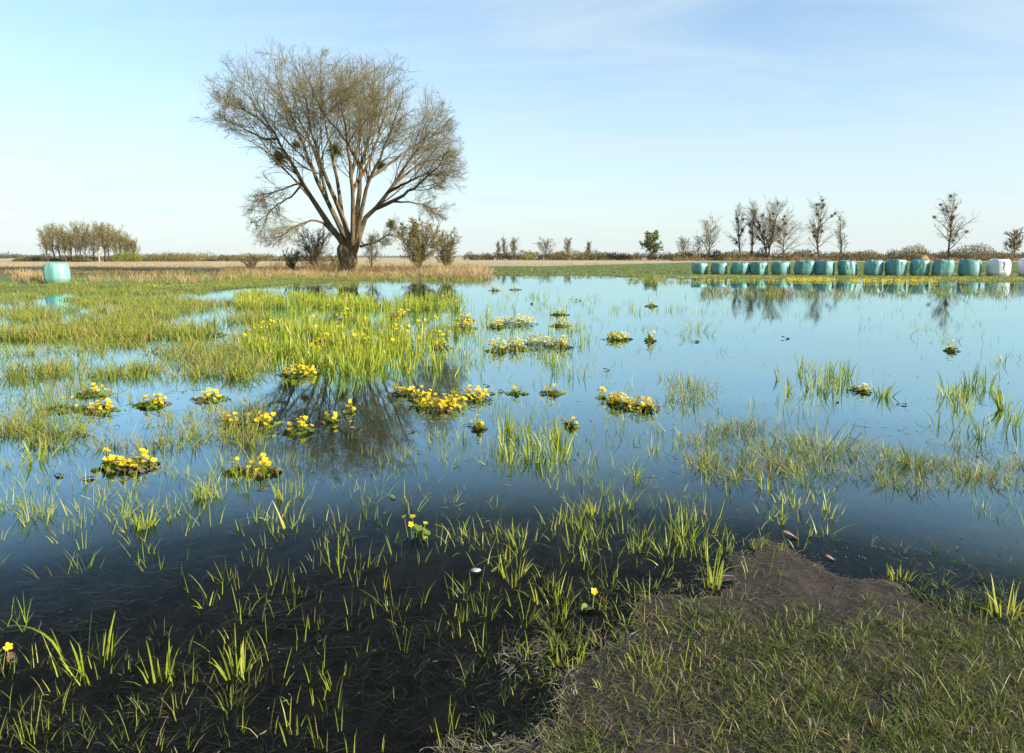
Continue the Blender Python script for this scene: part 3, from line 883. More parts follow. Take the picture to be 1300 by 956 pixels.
for a in [
    (499, 632, .035, .95, 'pale curled dead leaf floating below the tree reflection'),
    (535, 676, .045, .7, 'brown leaf curled against the small close marigold'),
    (522, 548, .05, .55, 'crumpled upright brown leaf inside the tree reflection', 1.4),
    (716, 536, .04, .5, 'upright brown leaf beside the tiny marigold below the open water', 1.3),
    (594, 540, .04, .25, 'dark brown leaf standing among stalks below the central row', 1.3),
    (618, 490, .05, .1, 'dark leaf at the top of the floating leaf group right of centre'),
    (622, 500, .06, .75, 'reddish leaf in the middle of the floating leaf group right of centre'),
    (614, 506, .05, .2, 'dark leaf at the lower left of the floating leaf group right of centre'),
    (620, 512, .04, .1, 'lowest dark leaf of the floating leaf group right of centre'),
    (636, 497, .05, .55, 'brown leaf right of the floating leaf group'),
    (640, 499, .03, .95, 'pale leaf tip right of the floating leaf group'),
    (1145, 514, .05, .6, 'reddish brown leaf floating right of the bright blade clump'),
    (1063, 511, .035, .05, 'small black leaf floating below the clumps on the right'),
    (410, 538, .05, .95, 'pinkish pale leaf floating inside the tree reflection on the left'),
    (452, 545, .05, .7, 'brown leaf floating inside the tree reflection near the middle'),
    (883, 434, .08, .2, 'dark leafy debris afloat far out by the thin sedge tuft'),
    (770, 470, .06, .1, 'dark curved leaf afloat in pale water above the two round marigolds'),
    (998, 430, .09, .0, 'black twig-like leaf afloat alone in the right open water'),
    (675, 386, .09, .0, 'black far leaf afloat near the middle of the pale water'),
    (735, 382, .13, .0, 'black far leaf pair member afloat right of the middle pale water'),
    (580, 378, .13, .1, 'dark far leaf afloat right of the blade clump'),
    (1055, 710, .03, .85, 'straw coloured leaf lying on the muddy bar'),
    (1005, 682, .05, .9, 'yellowish leaf lying at the top of the muddy bar'),
    (105, 553, .06, .4, 'brown leaf afloat below the spreading sedge tuft'),
    (112, 608, .05, .6, 'brown leaf in the blue strip at the lower left'),
    (75, 604, .05, .5, 'reddish leaf cluster member at the left end of the blue strip'),
]:
    dead_leaf(*a)
o = dead_leaf(629, 724, .03, .9, 'yellow-green floating leaf beside the leaning tuft', 1.0, 'floating_leaf', 'ygreen')

def stone(u, v, s, label):
    X, Y = map(float, gp(u, v))
    n, k = 14, 9
    th = np.linspace(0, math.pi, k); ph = np.arange(n) * 2 * math.pi / n
    d = np.stack([np.outer(np.sin(th), np.cos(ph)), np.outer(np.sin(th), np.sin(ph)), np.outer(np.cos(th), np.ones(n))], -1)
    r = s * (1 + .35 * (fbm(d[..., 0] * 1.6 + 5, d[..., 1] * 1.6 + d[..., 2], 8) - .5))
    V = d * r[..., None] * [1.2, .9, .6]
    Qd = [(i * n + j, i * n + (j + 1) % n, (i + 1) * n + (j + 1) % n, (i + 1) * n + j) for i in range(k - 1) for j in range(n)]
    o = obj('stone', mesh('stone', V.reshape(-1, 3), Qd, [M['stone']], True), None, (X, Y, max(float(height(X, Y)), -.01) + .006))
    return tag(o, label, 'stone')
stone(604, 724, .022, 'pale rounded stone breaking the dark water near the floating leaf')

# ------------------------------------------------------------------ the big willow
def resample(pts, k):
    pts = np.asarray(pts, float)
    d = np.concatenate([[0], np.cumsum(np.linalg.norm(np.diff(pts, axis=0), axis=1))])
    s = np.linspace(0, d[-1], k * 3)
    q = np.stack([np.interp(s, d, pts[:, i]) for i in range(pts.shape[1])], 1)
    for _ in range(6):
        q[1:-1] = .25 * q[:-2] + .5 * q[1:-1] + .25 * q[2:]
    return q[np.linspace(0, len(q) - 1, k).round().astype(int)]


WY = 64.0
LIMBS = [  # points in the enlarged photo, depth of the tip, base radius
    ([(592, 800), (520, 710), (455, 610), (420, 540), (380, 480), (345, 410), (290, 330), (240, 260), (185, 190)], -1.5, .42),
    ([(598, 790), (550, 690), (505, 600), (465, 510), (435, 430), (395, 340), (360, 260), (330, 160), (338, 85)], 2.5, .36),
    ([(605, 780), (565, 660), (520, 560), (495, 480), (470, 390), (450, 290), (430, 200), (400, 105)], -5, .34),
    ([(572, 690), (562, 590), (540, 480), (525, 400), (500, 300), (505, 200), (525, 125)], 7, .24),
    ([(612, 790), (614, 620), (600, 500), (590, 390), (575, 290), (560, 150)], -8, .32),
    ([(620, 790), (635, 600), (645, 490), (680, 400), (690, 290), (690, 180), (680, 75)], 4, .38),
    ([(622, 790), (648, 640), (670, 560), (710, 480), (745, 400), (780, 300), (800, 190)], -6, .32),
    ([(628, 790), (655, 690), (715, 640), (770, 560), (820, 480), (870, 400), (905, 320), (905, 250)], 3, .36),
    ([(690, 662), (745, 640), (830, 590), (900, 525), (965, 440)], -4, .24),
    ([(655, 610), (690, 510), (720, 390), (740, 280), (745, 160)], 8, .22),
    ([(520, 630), (500, 540), (470, 440), (420, 330), (390, 220), (370, 130)], 7, .20),
    ([(600, 500), (570, 420), (520, 340), (470, 250), (455, 160)], -9, .18),
    ([(640, 560), (650, 430), (640, 310), (620, 200), (610, 120)], 9, .20),
    ([(455, 610), (425, 570), (370, 590), (320, 605), (265, 650)], -2, .13),
    ([(345, 420), (300, 420), (230, 380), (140, 330)], 2, .14),
    ([(335, 395), (270, 335), (200, 300), (125, 265)], -3, .13),
    ([(560, 765), (500, 705), (450, 705), (390, 735), (330, 775), (290, 790)], -2.5, .16),
    ([(690, 560), (760, 500), (830, 440), (900, 400), (965, 345)], 3, .18),
    ([(712, 590), (800, 560), (880, 535), (975, 540)], -3, .17),
    ([(740, 640), (820, 640), (890, 655), (930, 690)], 1, .12),
    ([(640, 795), (700, 780), (750, 745), (770, 735)], -2, .16),
    ([(440, 580), (400, 620), (340, 650), (280, 700), (235, 720)], 3, .11),
    ([(760, 570), (850, 500), (930, 480), (990, 475)], 5, .15),
]
wb = np.array(at(443, 347, WY)); wb[2] = 0.05
K = 16
LP, LR, LL = [], [], []
for pts, dep, r0 in LIMBS:
    pts = ([(606, 850)] + pts) if pts[0][1] > 765 and dep != -2.5 and dep != -2 else pts
    q = resample([(230 + a / 2.8125, 30 + b / 2.8125) for a, b in pts], int(K * 1.08))[:K]
    s = np.linspace(0, 1, K)
    Yv = WY + dep * s ** 1.1
    if pts[0][1] < 765:                                  # a side branch starts on its limb
        s0 = np.stack(np.broadcast_arrays(*at(q[0, 0], q[0, 1], WY)), -1) - wb
        allp = np.concatenate([resample(p_[3:], 60) for p_ in LP])
        near_p = allp[np.argmin((allp[:, 0] - s0[0]) ** 2 + (allp[:, 2] - s0[2]) ** 2)]
        y0 = near_p[1]
        Yv = WY + y0 + (dep - y0) * s
    P3 = np.stack(at(q[:, 0], q[:, 1], Yv), 1)
    if pts[0][1] < 765:
        P3 += (near_p + wb - P3[0]) * ((1 - s) ** 2)[:, None]
    wob = rng.normal(0, .07, (K, 3)); wob[0] = 0
    P3 += wob * np.linspace(0, 1.3, K)[:, None]
    LP.append(P3 - wb); LR.append(r0 * .74 * (1 - s) ** 1.15 + .022); LL.append(np.linalg.norm(np.diff(P3, axis=0), axis=1).sum())
LP, LR, LL = np.array(LP), np.array(LR), np.array(LL)
OUT = np.array([(560, 830), (430, 800), (270, 800), (210, 720), (225, 600), (150, 520), (85, 400), (85, 290), (130, 190), (200, 130), (330, 70), (400, 85), (470, 95), (530, 115),
                (590, 100), (680, 60), (750, 95), (800, 145), (880, 190), (950, 280), (1000, 420), (1020, 560), (980, 650), (900, 720), (760, 780), (660, 830)], float)
OUT = (OUT - [560, 480]) * [1.045, 1.03] + [560, 480]
oq = np.stack(np.broadcast_arrays(*at(230 + OUT[:, 0] / 2.8125, 30 + OUT[:, 1] / 2.8125, WY)), 1) - wb


def inside(P):
    """inside the crown: outline in the plane facing the road, elliptical in depth"""
    x, y, z = P[..., 0], P[..., 1], P[..., 2]
    c = 1 / np.sqrt(np.clip(1 - (y / 10.5) ** 2, .02, 1))
    zc = 9.5
    px, pz = x * c, zc + (z - zc) * c
    r = np.zeros(px.shape, bool)
    for (x0, _, z0), (x1, _, z1) in zip(oq, np.roll(oq, -1, 0)):
        k = (z0 > pz) != (z1 > pz)
        r ^= k & (px < (x1 - x0) * (pz - z0) / (z1 - z0 + 1e-9) + x0)
    return r


def clip(B, keep=.2):
    P, r, L = B
    s = np.full(len(P), keep)
    for f in (.3, .45, .6, .75, .9, 1.0):
        Q = P[:, :1] + (P - P[:, :1]) * f
        s = np.where(inside(Q[:, 2:]).all(1), f, s)
    k = s > keep + .01
    s = s[:, None]
    return ((P[:, :1] + (P - P[:, :1]) * s[..., None])[k], (r * np.sqrt(s))[k], (L * s[:, 0])[k])


g = np.random.default_rng(3)
XP, XR, XL = clip(spawn(LP[:13], LR[:13], LL[:13], 1, .32, .5, .3, .55, .62, 12, .05, .05, .38, .3, g))   # secondary limbs towards and away from the viewer
P1, R1, L1 = clip(spawn(LP, LR, LL, 22, .40, 1, .4, .9, .44, 9, .02, .10, .45, .25, g, None, .009))
P1b, R1b, L1b = clip(spawn(XP, XR, XL, 12, .4, 1, .35, .9, .42, 9, .02, .10, .45, .3, g, None, .009))
PA, RA, LA = np.concatenate([P1, P1b]), np.concatenate([R1, R1b]), np.concatenate([L1, L1b])
P2, R2, L2 = clip(spawn(PA, np.maximum(RA, .02), LA, 11, .1, 1, .4, 1.0, .5, 6, .0, .13, .6, .4, g, .4, .008), .29)
P3, R3, L3 = spawn(P2, np.maximum(R2, .01), L2, 6, .1, 1, .35, .9, .66, 4, -.02, .15, .6, .45, g, .4, .008)
P2b, R2b, L2b = spawn(LP[:, 7:], LR[:, 7:], LL, 12, 0, 1, .5, 1.1, .09, 5, .04, .12, .3, .3, g, None, .012)
P3b, R3b, L3b = spawn(P2b, np.maximum(R2b, .012), L2b, 5, .1, 1, .35, .9, .6, 4, .0, .14, .6, .4, g, .4)

willow = thing('willow_tree', 'large bare willow with many rising limbs alone on the far bank', 'tree', tuple(wb))
tk = MB()
kk = 12; s = np.linspace(0, 1, kk)
tx = (at(443, 347, WY)[0] - wb[0]) + np.array([0, .02, .03, .03, .02, 0, -.03, -.05, -.08, -.1, -.1, -.1]) * 3
TP = np.stack([tx, np.zeros(kk), -.15 + s * 2.9], 1)
TR = np.array([1.10, .93, .83, .78, .75, .74, .74, .74, .72, .66, .5, .2])
v_, q_, _, a_ = tubes(TP[None], TR[None], 40)
ang = np.arctan2(v_[:, 1], v_[:, 0] - np.interp(v_[:, 2], TP[:, 2], TP[:, 0]))
rr = 1 + .16 * (fbm(np.cos(ang) * 2.2 + 9, np.sin(ang) * 2.2 + v_[:, 2] * .15, 12) - .5) * 2 + .07 * np.sin(ang * 9 + 2 * np.sin(v_[:, 2])) + .04 * np.sin(ang * 17 + v_[:, 2])
cxx = np.interp(v_[:, 2], TP[:, 2], TP[:, 0])
v_[:, 0] = cxx + (v_[:, 0] - cxx) * rr; v_[:, 1] *= rr
tk.add(v_, q_, .5, a_)
tr_o = obj('trunk', tk.build('trunk', M['bark'], True), willow)
lb = MB()
lb.add(*tubes(LP, LR, 10, .5)); lb.add(*tubes(XP, XR, 8, .5))
obj('limbs', lb.build('limbs', M['bark'], True), willow)
cr = MB()
cr.add(*tubes(PA, np.maximum(RA, .012), 5, rng.uniform(.2, .8, len(PA))))
for Pq, Rq in ((P2, R2), (P2b, R2b)):
    cr.add(*tubes(Pq, np.maximum(Rq, .0075), 4, rng.uniform(.1, .9, len(Pq))))
for Pq, Rq in ((P3, R3), (P3b, R3b)):
    cr.add(*tubes(Pq, np.clip(Rq, .0048, .010), 3, rng.uniform(.2, 1, len(Pq))))
obj('crown', cr.build('crown', M['twig'], True), willow)
# catkins and first leaves on the twigs
E = np.concatenate([P3[:, 1:].reshape(-1, 3), P3b[:, 1:].reshape(-1, 3)])
E = E[rng.random(len(E)) < .06 + .24 * np.clip((E[:, 2] - 11) / 6, 0, 1)]
n = len(E)
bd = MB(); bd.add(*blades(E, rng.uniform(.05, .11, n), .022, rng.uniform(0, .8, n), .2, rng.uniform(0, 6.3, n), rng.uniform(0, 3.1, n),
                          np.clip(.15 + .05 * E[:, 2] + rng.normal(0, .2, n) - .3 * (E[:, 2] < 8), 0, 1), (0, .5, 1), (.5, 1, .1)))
obj('foliage', bd.build('foliage', M['bud']), willow)


def mistletoe(parent, c, r, m='mistle', n=260, leaf=.12):
    g2 = np.random.default_rng(int(abs(c[0] * 31 + c[2] * 77)) + 1)
    d = unit(g2.normal(size=(n, 3))); rad = r * g2.random(n) ** .4 * (1 + .25 * np.sin(d[:, 0] * 5 + d[:, 2] * 4))
    P = d * rad[:, None]
    mb = MB()
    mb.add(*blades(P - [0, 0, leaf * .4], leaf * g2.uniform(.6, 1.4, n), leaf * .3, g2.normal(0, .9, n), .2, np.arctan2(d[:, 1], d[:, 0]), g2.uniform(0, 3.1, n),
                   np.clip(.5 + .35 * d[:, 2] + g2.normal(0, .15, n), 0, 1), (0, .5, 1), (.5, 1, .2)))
    st_ = np.stack([np.zeros((n // 3, 3)), P[:n // 3] * .5, P[:n // 3]], 1)
    mb.add(*tubes(st_, np.full((n // 3, 3), r * .02), 3, .2))
    return obj('mistletoe', mb.build('mistletoe', M[m]), parent, c)


for (a, b, dep, r) in ((352, 478, -1.5, .80), (412, 432, -3, .42), (550, 452, -5, .85), (712, 508, 2, .62), (750, 715, -2, .45)):
    X, Y, Z = at(230 + a / 2.8125, 30 + b / 2.8125, WY + dep)
    mo = mistletoe(willow, tuple(np.array([X, Y, Z]) - wb), r, 'mistle', 900, .085)

# ------------------------------------------------------------------ other trees and shrubs
def bare_tree(name, label, u, v0, v1, wpx, Y, style='spread', mist=0, bark='darkbark', twig='twig', stems=1, seed=1, group=None, cat='tree', rmin=.02, leafy=None, minz=0., trunk_r=None):
    g = np.random.default_rng(seed)
    base = np.array(at(u, v0, Y)); base[2] = float(height(base[0], base[1])) - .05
    top = at(u, v1, Y)[2]
    H = top - base[2]; Wd = wpx * Y / F / 2
    t = thing(name, label, cat, tuple(base), group)
    k = 10; s = np.linspace(0, 1, k)
    TPs, TRs = [], []
    for i in range(stems):
        lean = 0 if stems == 1 else (i / (stems - 1) - .5) * 2 * Wd * .55
        dy = g.normal(0, Wd * .3) if stems > 1 else 0
        hh = H * (1 if i == stems // 2 or stems == 1 else g.uniform(.8, .97))
        wob = np.cumsum(g.normal(0, H * .012, (k, 2)), 0)
        TPs.append(np.stack([lean * s ** 1.3 + wob[:, 0], dy * s + wob[:, 1], hh * s], 1))
        r0 = trunk_r or max(H * .018, rmin * 2)
        TRs.append(r0 * (1 - s) ** .8 + rmin)
    TPs, TRs = np.array(TPs), np.array(TRs)
    tb = MB(); tb.add(*tubes(TPs, TRs, 8, .5))
    obj('trunk', tb.build('trunk', M[bark], True), t)
    LLs = np.full(len(TPs), H)
    lo, hi, lf, up, tl = {'spread': (.4, .95, Wd / H * 1.6, .06, .18), 'upright': (.3, .7, max(Wd / H * 2.0, .17), .08, .16), 'round': (.6, 1.2, Wd / H * 1.3, .03, .2),
                          'shrub': (.3, .8, .5, .04, .05)}[style]
    A1 = spawn(TPs, TRs, LLs, 28 if stems < 3 else 9, tl, .98, lo, hi, lf, 7, up, .1, .6, .5, g, minz, .02)
    A2 = spawn(A1[0], A1[1], A1[2], 9, .15, 1, .4, .95, .5, 5, .02, .14, .6, .45, g, minz, .02)
    A3 = spawn(A2[0], A2[1], A2[2], 6, .15, 1, .4, .9, .6, 4, 0, .16, .6, .45, g, minz, .02)
    c_ = MB()
    c_.add(*tubes(A1[0], np.maximum(A1[1], rmin), 5, g.uniform(.1, .6, len(A1[0]))))
    c_.add(*tubes(A2[0], np.maximum(A2[1], rmin * .75), 3, g.uniform(.1, .8, len(A2[0]))))
    c_.add(*tubes(A3[0], np.maximum(A3[1], rmin * .5), 3, g.uniform(.2, 1, len(A3[0]))))
    obj('crown', c_.build('crown', M[twig], True), t)
    if leafy:
        E = A3[0][:, 1:].reshape(-1, 3); E = E[g.random(len(E)) < leafy[1]]; n = len(E)
        lb_ = MB(); lb_.add(*blades(E, leafy[2] * g.uniform(.6, 1.3, n), leafy[2] * leafy[3], g.normal(0, .8, n), .2, g.uniform(0, 6.3, n), g.uniform(0, 3.1, n),
                                    np.clip(g.normal(.5, .25, n), 0, 1), (0, .5, 1), (.5, 1, .2)))
        obj('foliage', lb_.build('foliage', M[leafy[0]]), t)
    for i in range(mist):
        j = g.integers(len(A1[0])); q = g.integers(2, 7)
        mistletoe(t, tuple(A1[0][j, q]), g.uniform(.4, .8), 'mistle_dark', 130, .3)
    return t


FT = 'bare trees along the far hedgerow'
bt = bare_tree
bt('bare_tree', 'small spreading bare tree, first on the left above the bale row', 899, 331, 287, 34, 240, 'spread', 0, seed=2, group=FT, rmin=.032)
bt('bare_tree', 'low dark bushy tree just left of the small spreading bare tree', 886, 331, 304, 18, 240, 'round', 0, seed=3, group=FT, rmin=.032)
bt('bare_tree', 'slim upright tree dotted with mistletoe, left one of a close pair', 939, 331, 266, 22, 240, 'upright', 9, seed=4, group=FT, rmin=.032)
bt('bare_tree', 'slim pale upright tree, right one of a close pair', 954, 331, 268, 18, 240, 'upright', 5, seed=5, group=FT, rmin=.03)
bt('bare_tree', 'broad twin-stemmed bare tree with many mistletoe balls above the bales', 976, 331, 263, 50, 235, 'spread', 22, stems=2, seed=6, group=FT, rmin=.036)
bt('bare_tree', 'wide leaning dark tree spreading right beside the twin-stemmed tree', 994, 331, 284, 54, 232, 'round', 4, seed=7, group=FT, rmin=.032)
bt('bare_tree', 'upright oval bare tree full of dark mistletoe, in the middle of the row of trees', 1041, 331, 265, 46, 240, 'spread', 22, seed=8, group=FT, rmin=.032)
bt('bare_tree', 'thin feathery pale tree right of the oval mistletoe tree', 1068, 331, 278, 16, 250, 'upright', 0, seed=9, group=FT, rmin=.035)
bt('bare_tree', 'tall round-topped bare tree standing alone near the right end', 1205, 331, 259, 46, 230, 'spread', 14, seed=10, group=FT, rmin=.032)
bt('bare_tree', 'dark low round tree at the right edge of the hedgerow', 1286, 331, 297, 34, 235, 'round', 2, seed=12, group=FT, rmin=.07)
bt('oak_tree', 'small round tree in pale green leaf above the far hedgerow', 824, 331, 300, 26, 260, 'round', 0, seed=13, cat='tree', leafy=('palegreen', .55, .55, .7), rmin=.05)
bt('bare_tree', 'faint low pale tree group member right of the leafy tree', 866, 331, 309, 24, 300, 'spread', 0, seed=14, group=FT, rmin=.032)
bt('bare_tree', 'small rounded bare tree above the middle of the far hedgerow', 721, 331, 306, 18, 270, 'spread', 0, seed=15, group=FT, rmin=.032)
bt('bare_tree', 'tall thin brown poplar left one of three right of the willow', 632, 331, 309, 10, 270, 'upright', 0, seed=16, group=FT, rmin=.032)
bt('bare_tree', 'middle brown poplar of three right of the willow', 641, 331, 307, 12, 270, 'upright', 0, seed=17, group=FT, rmin=.032)
bt('bare_tree', 'right, broadest brown poplar of three right of the willow', 652, 331, 308, 16, 270, 'upright', 0, seed=18, group=FT, rmin=.032)
bt('bare_tree', 'broad low brown tree between the poplars and the small rounded tree', 692, 331, 309, 30, 270, 'round', 0, seed=19, group=FT, rmin=.032)
bt('bare_tree', 'faint thin tree right of the small rounded bare tree', 747, 331, 312, 12, 290, 'upright', 0, seed=20, group=FT, rmin=.04)

# birch copse on the left
BG = 'birch trees of the left copse'
birches = [(62, 299, 13, 'leftmost small leaning birch of the copse'), (70, 296, 14, 'bushy birch second from the left of the copse'), (77, 295, 13, 'pale leaning trunk birch third from the left of the copse'),
           (84, 298, 12, 'pale trunk birch right of the leaning one in the copse'), (90, 301, 12, 'short thin birch in the dip of the copse'),
           (97, 293, 13, 'tall brown birch left of the highest crowns of the copse'), (104, 292, 14, 'highest birch crown of the copse'),
           (112, 293, 13, 'birch with the whitest trunk in the middle of the copse'), (119, 297, 12, 'dark birch right of the whitest trunk in the copse'),
           (126, 294, 13, 'tall birch in the right half of the copse'), (133, 293, 14, 'dense brown birch in the right half of the copse'),
           (139, 293, 14, 'broad birch near the right end of the copse'), (146, 296, 13, 'birch sloping down at the right end of the copse'),
           (152, 301, 13, 'short outer birch at the right end of the copse'), (161, 307, 12, 'low outermost birch right of the copse'), (170, 311, 10, 'smallest birch above the round green bush')]
for i, (u, v1, w, lab) in enumerate(birches):
    bt('birch_tree', lab, u, 333.5, v1 + 1, w * 1.7 + 3, 190 + 5 * (i % 3), 'upright', 0, bark='birch' if i in (5, 7, 9, 12) else 'darkbark', seed=40 + i, group=BG, rmin=.02, trunk_r=.13,
       leafy=('bud', .07, .3, .45))

# shrubs by the willow
bt('bare_shrub', 'dark leafless shrub left of the willow trunk', 400, 348, 292, 74, 68, 'shrub', 0, stems=9, seed=70, cat='shrub', rmin=.014, trunk_r=.05)
bt('bare_shrub', 'low thin leafless shrub at the left of the dark one', 372, 349, 318, 40, 67, 'shrub', 0, stems=5, seed=71, cat='shrub', rmin=.012, trunk_r=.035)
bt('budding_shrub', 'tall yellowish budding shrub right of the willow trunk', 532, 347, 286, 78, 68, 'shrub', 0, stems=10, seed=72, cat='shrub', rmin=.014, trunk_r=.05, leafy=('bud', .5, .12, .4))
bt('budding_shrub', 'smaller yellow-green budding shrub at the right of the tall one', 566, 346, 299, 50, 70, 'shrub', 0, stems=7, seed=73, cat='shrub', rmin=.012, trunk_r=.04, leafy=('ygreen', .25, .12, .4))
bt('bare_sapling', 'slender bare sapling just right of the willow trunk', 472, 347, 306, 34, 62, 'spread', 0, seed=74, cat='sapling', rmin=.012, trunk_r=.05)
bt('bare_shrub', 'thin reddish brown shrub at the left end of the far bank', 318, 350, 326, 30, 66, 'shrub', 0, stems=5, seed=75, cat='shrub', rmin=.012, trunk_r=.03)
bt('bare_shrub', 'scrubby low brown shrub between the dark shrub and the willow trunk', 428, 348, 324, 40, 69, 'shrub', 0, stems=6, seed=76, cat='shrub', rmin=.012, trunk_r=.03)


def mound(X, Y, rx, ry, H, n, tone, m, g, sz):
    th = g.uniform(0, 6.283, n); rr = np.sqrt(g.random(n)); hz = g.random(n) ** .6
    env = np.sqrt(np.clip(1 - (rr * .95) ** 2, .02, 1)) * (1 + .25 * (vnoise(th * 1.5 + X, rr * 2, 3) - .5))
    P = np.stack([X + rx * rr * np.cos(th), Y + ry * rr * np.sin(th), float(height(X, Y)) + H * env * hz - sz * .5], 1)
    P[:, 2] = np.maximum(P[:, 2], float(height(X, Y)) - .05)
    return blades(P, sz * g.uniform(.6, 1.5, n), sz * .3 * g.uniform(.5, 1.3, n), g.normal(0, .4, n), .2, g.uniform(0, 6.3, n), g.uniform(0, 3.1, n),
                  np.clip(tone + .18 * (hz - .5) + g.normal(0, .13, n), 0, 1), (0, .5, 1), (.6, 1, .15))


def bush(u, v0, v1, wpx, Y, tone, label, m='hedge', n=700, name='round_bush', group='rounded bushes of the far hedgerow', seed=1, sz=.5):
    g = np.random.default_rng(seed)
    X, _, z = at(u, v0, Y); H = at(u, v1, Y)[2] - float(height(X, Y))
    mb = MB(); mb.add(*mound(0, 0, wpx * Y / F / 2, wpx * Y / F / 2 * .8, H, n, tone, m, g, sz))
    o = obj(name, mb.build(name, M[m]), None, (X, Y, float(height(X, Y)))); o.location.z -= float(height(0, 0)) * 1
    return tag(o, label, 'bush', group)


bush(161, 334, 319, 38, 188, .5, 'round yellow-green bush at the right foot of the birch copse', 'ygreen', 1600, seed=3, sz=.4)
bush(103, 334, 324, 24, 186, .35, 'low brown bush under the middle of the birch copse', seed=4)
bush(225, 334, 321, 60, 200, .6, 'long low green bush right of the birch copse', 'hedge', 1400, seed=5)
bush(674, 331, 320, 18, 262, .75, 'small yellowish bush at the left of the far hedgerow', 'ygreen', 500, seed=6)
bush(722, 331, 317, 52, 262, .6, 'widest olive bush of the far hedgerow below the small rounded tree', 'hedge', 2000, seed=7)
bush(752, 331, 318, 40, 264, .5, 'olive bush right of the widest one in the far hedgerow', 'hedge', 1500, seed=8)
bush(1095, 331, 318, 60, 225, .45, 'long brown bush behind the middle bales', 'hedge', 1600, seed=9)
bush(1160, 331, 310, 40, 225, .5, 'tall olive bush behind the hay bale', 'hedge', 1500, seed=10)
bush(1236, 331, 309, 60, 225, .5, 'broad high olive bush right of the tall round-topped tree', 'hedge', 2200, seed=11)
bush(935, 331, 318, 50, 228, .45, 'rusty low bush below the slim pair of trees', 'hedge', 1500, seed=12)


def hedge(u0, u1, v0, vt, Y, n, tone, k, sz, name, label, m='hedge', seed=0, jit=8):
    g = np.random.default_rng(seed); mb = MB()
    for i in range(n):
        u = u0 + (u1 - u0) * (i + g.random()) / n
        Yd = Y + g.uniform(-jit, jit)
        X, _, z = at(u, v0, Yd)
        H = max((at(u, vt + g.normal(0, 1.6), Yd)[2]), 1.0) * g.uniform(.75, 1.1)
        rx = (u1 - u0) / n * Y / F * g.uniform(.8, 1.6)
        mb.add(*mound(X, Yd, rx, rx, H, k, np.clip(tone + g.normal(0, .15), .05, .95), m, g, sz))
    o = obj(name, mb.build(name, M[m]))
    return tag(o, label, None, None, 'stuff')


hedge(592, 880, 331, 320, 275, 36, .34, 480, .55, 'hedgerow', 'brown leafless hedgerow across the middle distance', seed=1)
hedge(860, 1330, 331, 317.5, 245, 50, .36, 520, .55, 'hedgerow', 'brown leafless hedgerow behind the bale row', seed=2)
hedge(860, 1330, 332, 326, 225, 50, .88, 160, .45, 'hedgerow', 'rusty low scrub in front of the hedgerow behind the bales', seed=3)
hedge(20, 420, 334, 325, 215, 50, .42, 260, .5, 'hedgerow', 'low olive and brown hedgerow behind the left fields', seed=4)
hedge(180, 340, 334, 321, 260, 18, .55, 300, .5, 'hedgerow', 'taller brown brush on the horizon left of the willow', seed=5)
hedge(-60, 70, 333, 322.5, 520, 12, .4, 260, 1.1, 'distant_forest', 'bluish distant wood on the horizon at the far left', 'forest', 6, 20)
hedge(-200, 1500, 331, 323.5, 900, 110, .5, 150, 1.8, 'distant_forest', 'faint distant wood along the whole horizon', 'forest', 7, 40)

# scrub, reeds and tangled dead herbs round the willow's foot
mb = MB()
for (u0, u1, n, hh) in ((345, 430, 700, 1.2), (455, 600, 700, .9), (290, 345, 250, .7)):
    X, Y = S(u0, u1, 344.5, 348, n, .36, 4, 88)
    mb.add(*T(X, Y, 2, .3, hh, .02, .35, .35, (.05, .5)))
tag(obj('dead_herbs', mb.build('dead_herbs', M['dry'])), 'tangle of dead brown herbs around the willow foot', None, None, 'stuff')

# ------------------------------------------------------------------ wrapped bales
def bale_mesh(Rb, H, seed, m, soft=.06):
    g = np.random.default_rng(seed)
    n = 64
    prof = [(0, .02), (0, .5), (.0, .90), (.03, .96), (.10, .985), (.22, 1.), (.36, 1.005), (.5, 1.0), (.64, .995), (.76, .985), (.86, .97), (.92, .945), (.965, .90), (.99, .82), (1., .70), (1.005, .45), (1.0, .2), (.995, .02)]
    a = np.arange(n) * 2 * math.pi / n
    V = []
    cuts = [(g.uniform(0, 6.28), g.uniform(.86, .98)) for _ in range(5)]
    pl = fbm(np.cos(a) * 7 + seed, np.sin(a) * 7, seed, 2) - .5
    dn = fbm(np.cos(a) * 1.3 + seed * 3, np.sin(a) * 1.3, seed + 5, 2) - .5
    taper = g.uniform(-.10, .12); lean = g.normal(0, .06, 2)
    for z, r in prof:
        rr = np.full(n, r)
        for a0, d in cuts:
            cc = np.cos(a - a0)
            rr = np.where(cc > .3, np.minimum(rr, d * (1 - .5 * (1 - r)) / np.maximum(cc, .3) * (r if r < .9 else 1)), rr)
        rr = rr * (1 - soft * abs(2 * z - 1) ** 3) * (1 + .03 * np.sin(math.pi * z) + .12 * dn + taper * (z - .5))
        w = np.exp(-((z - .95) / .07) ** 2) * (r > .6)
        rr = rr * (1 + .09 * pl * w)
        zz = z + (.05 * pl * (z > .9) * (r > .15)) + .12 * dn * (z > .8) - .05 * (r < .75) * (z > .9) * g.random()
        V.append(np.stack([Rb * rr * np.cos(a) + lean[0] * z, Rb * rr * np.sin(a) + lean[1] * z, H * zz], 1))
    V = np.concatenate(V); k = len(prof)
    Qd = [(i * n + j, i * n + (j + 1) % n, (i + 1) * n + (j + 1) % n, (i + 1) * n + j) for i in range(k - 1) for j in range(n)]
    return mesh('wrapped_bale', V, Qd, [M[m]], True)


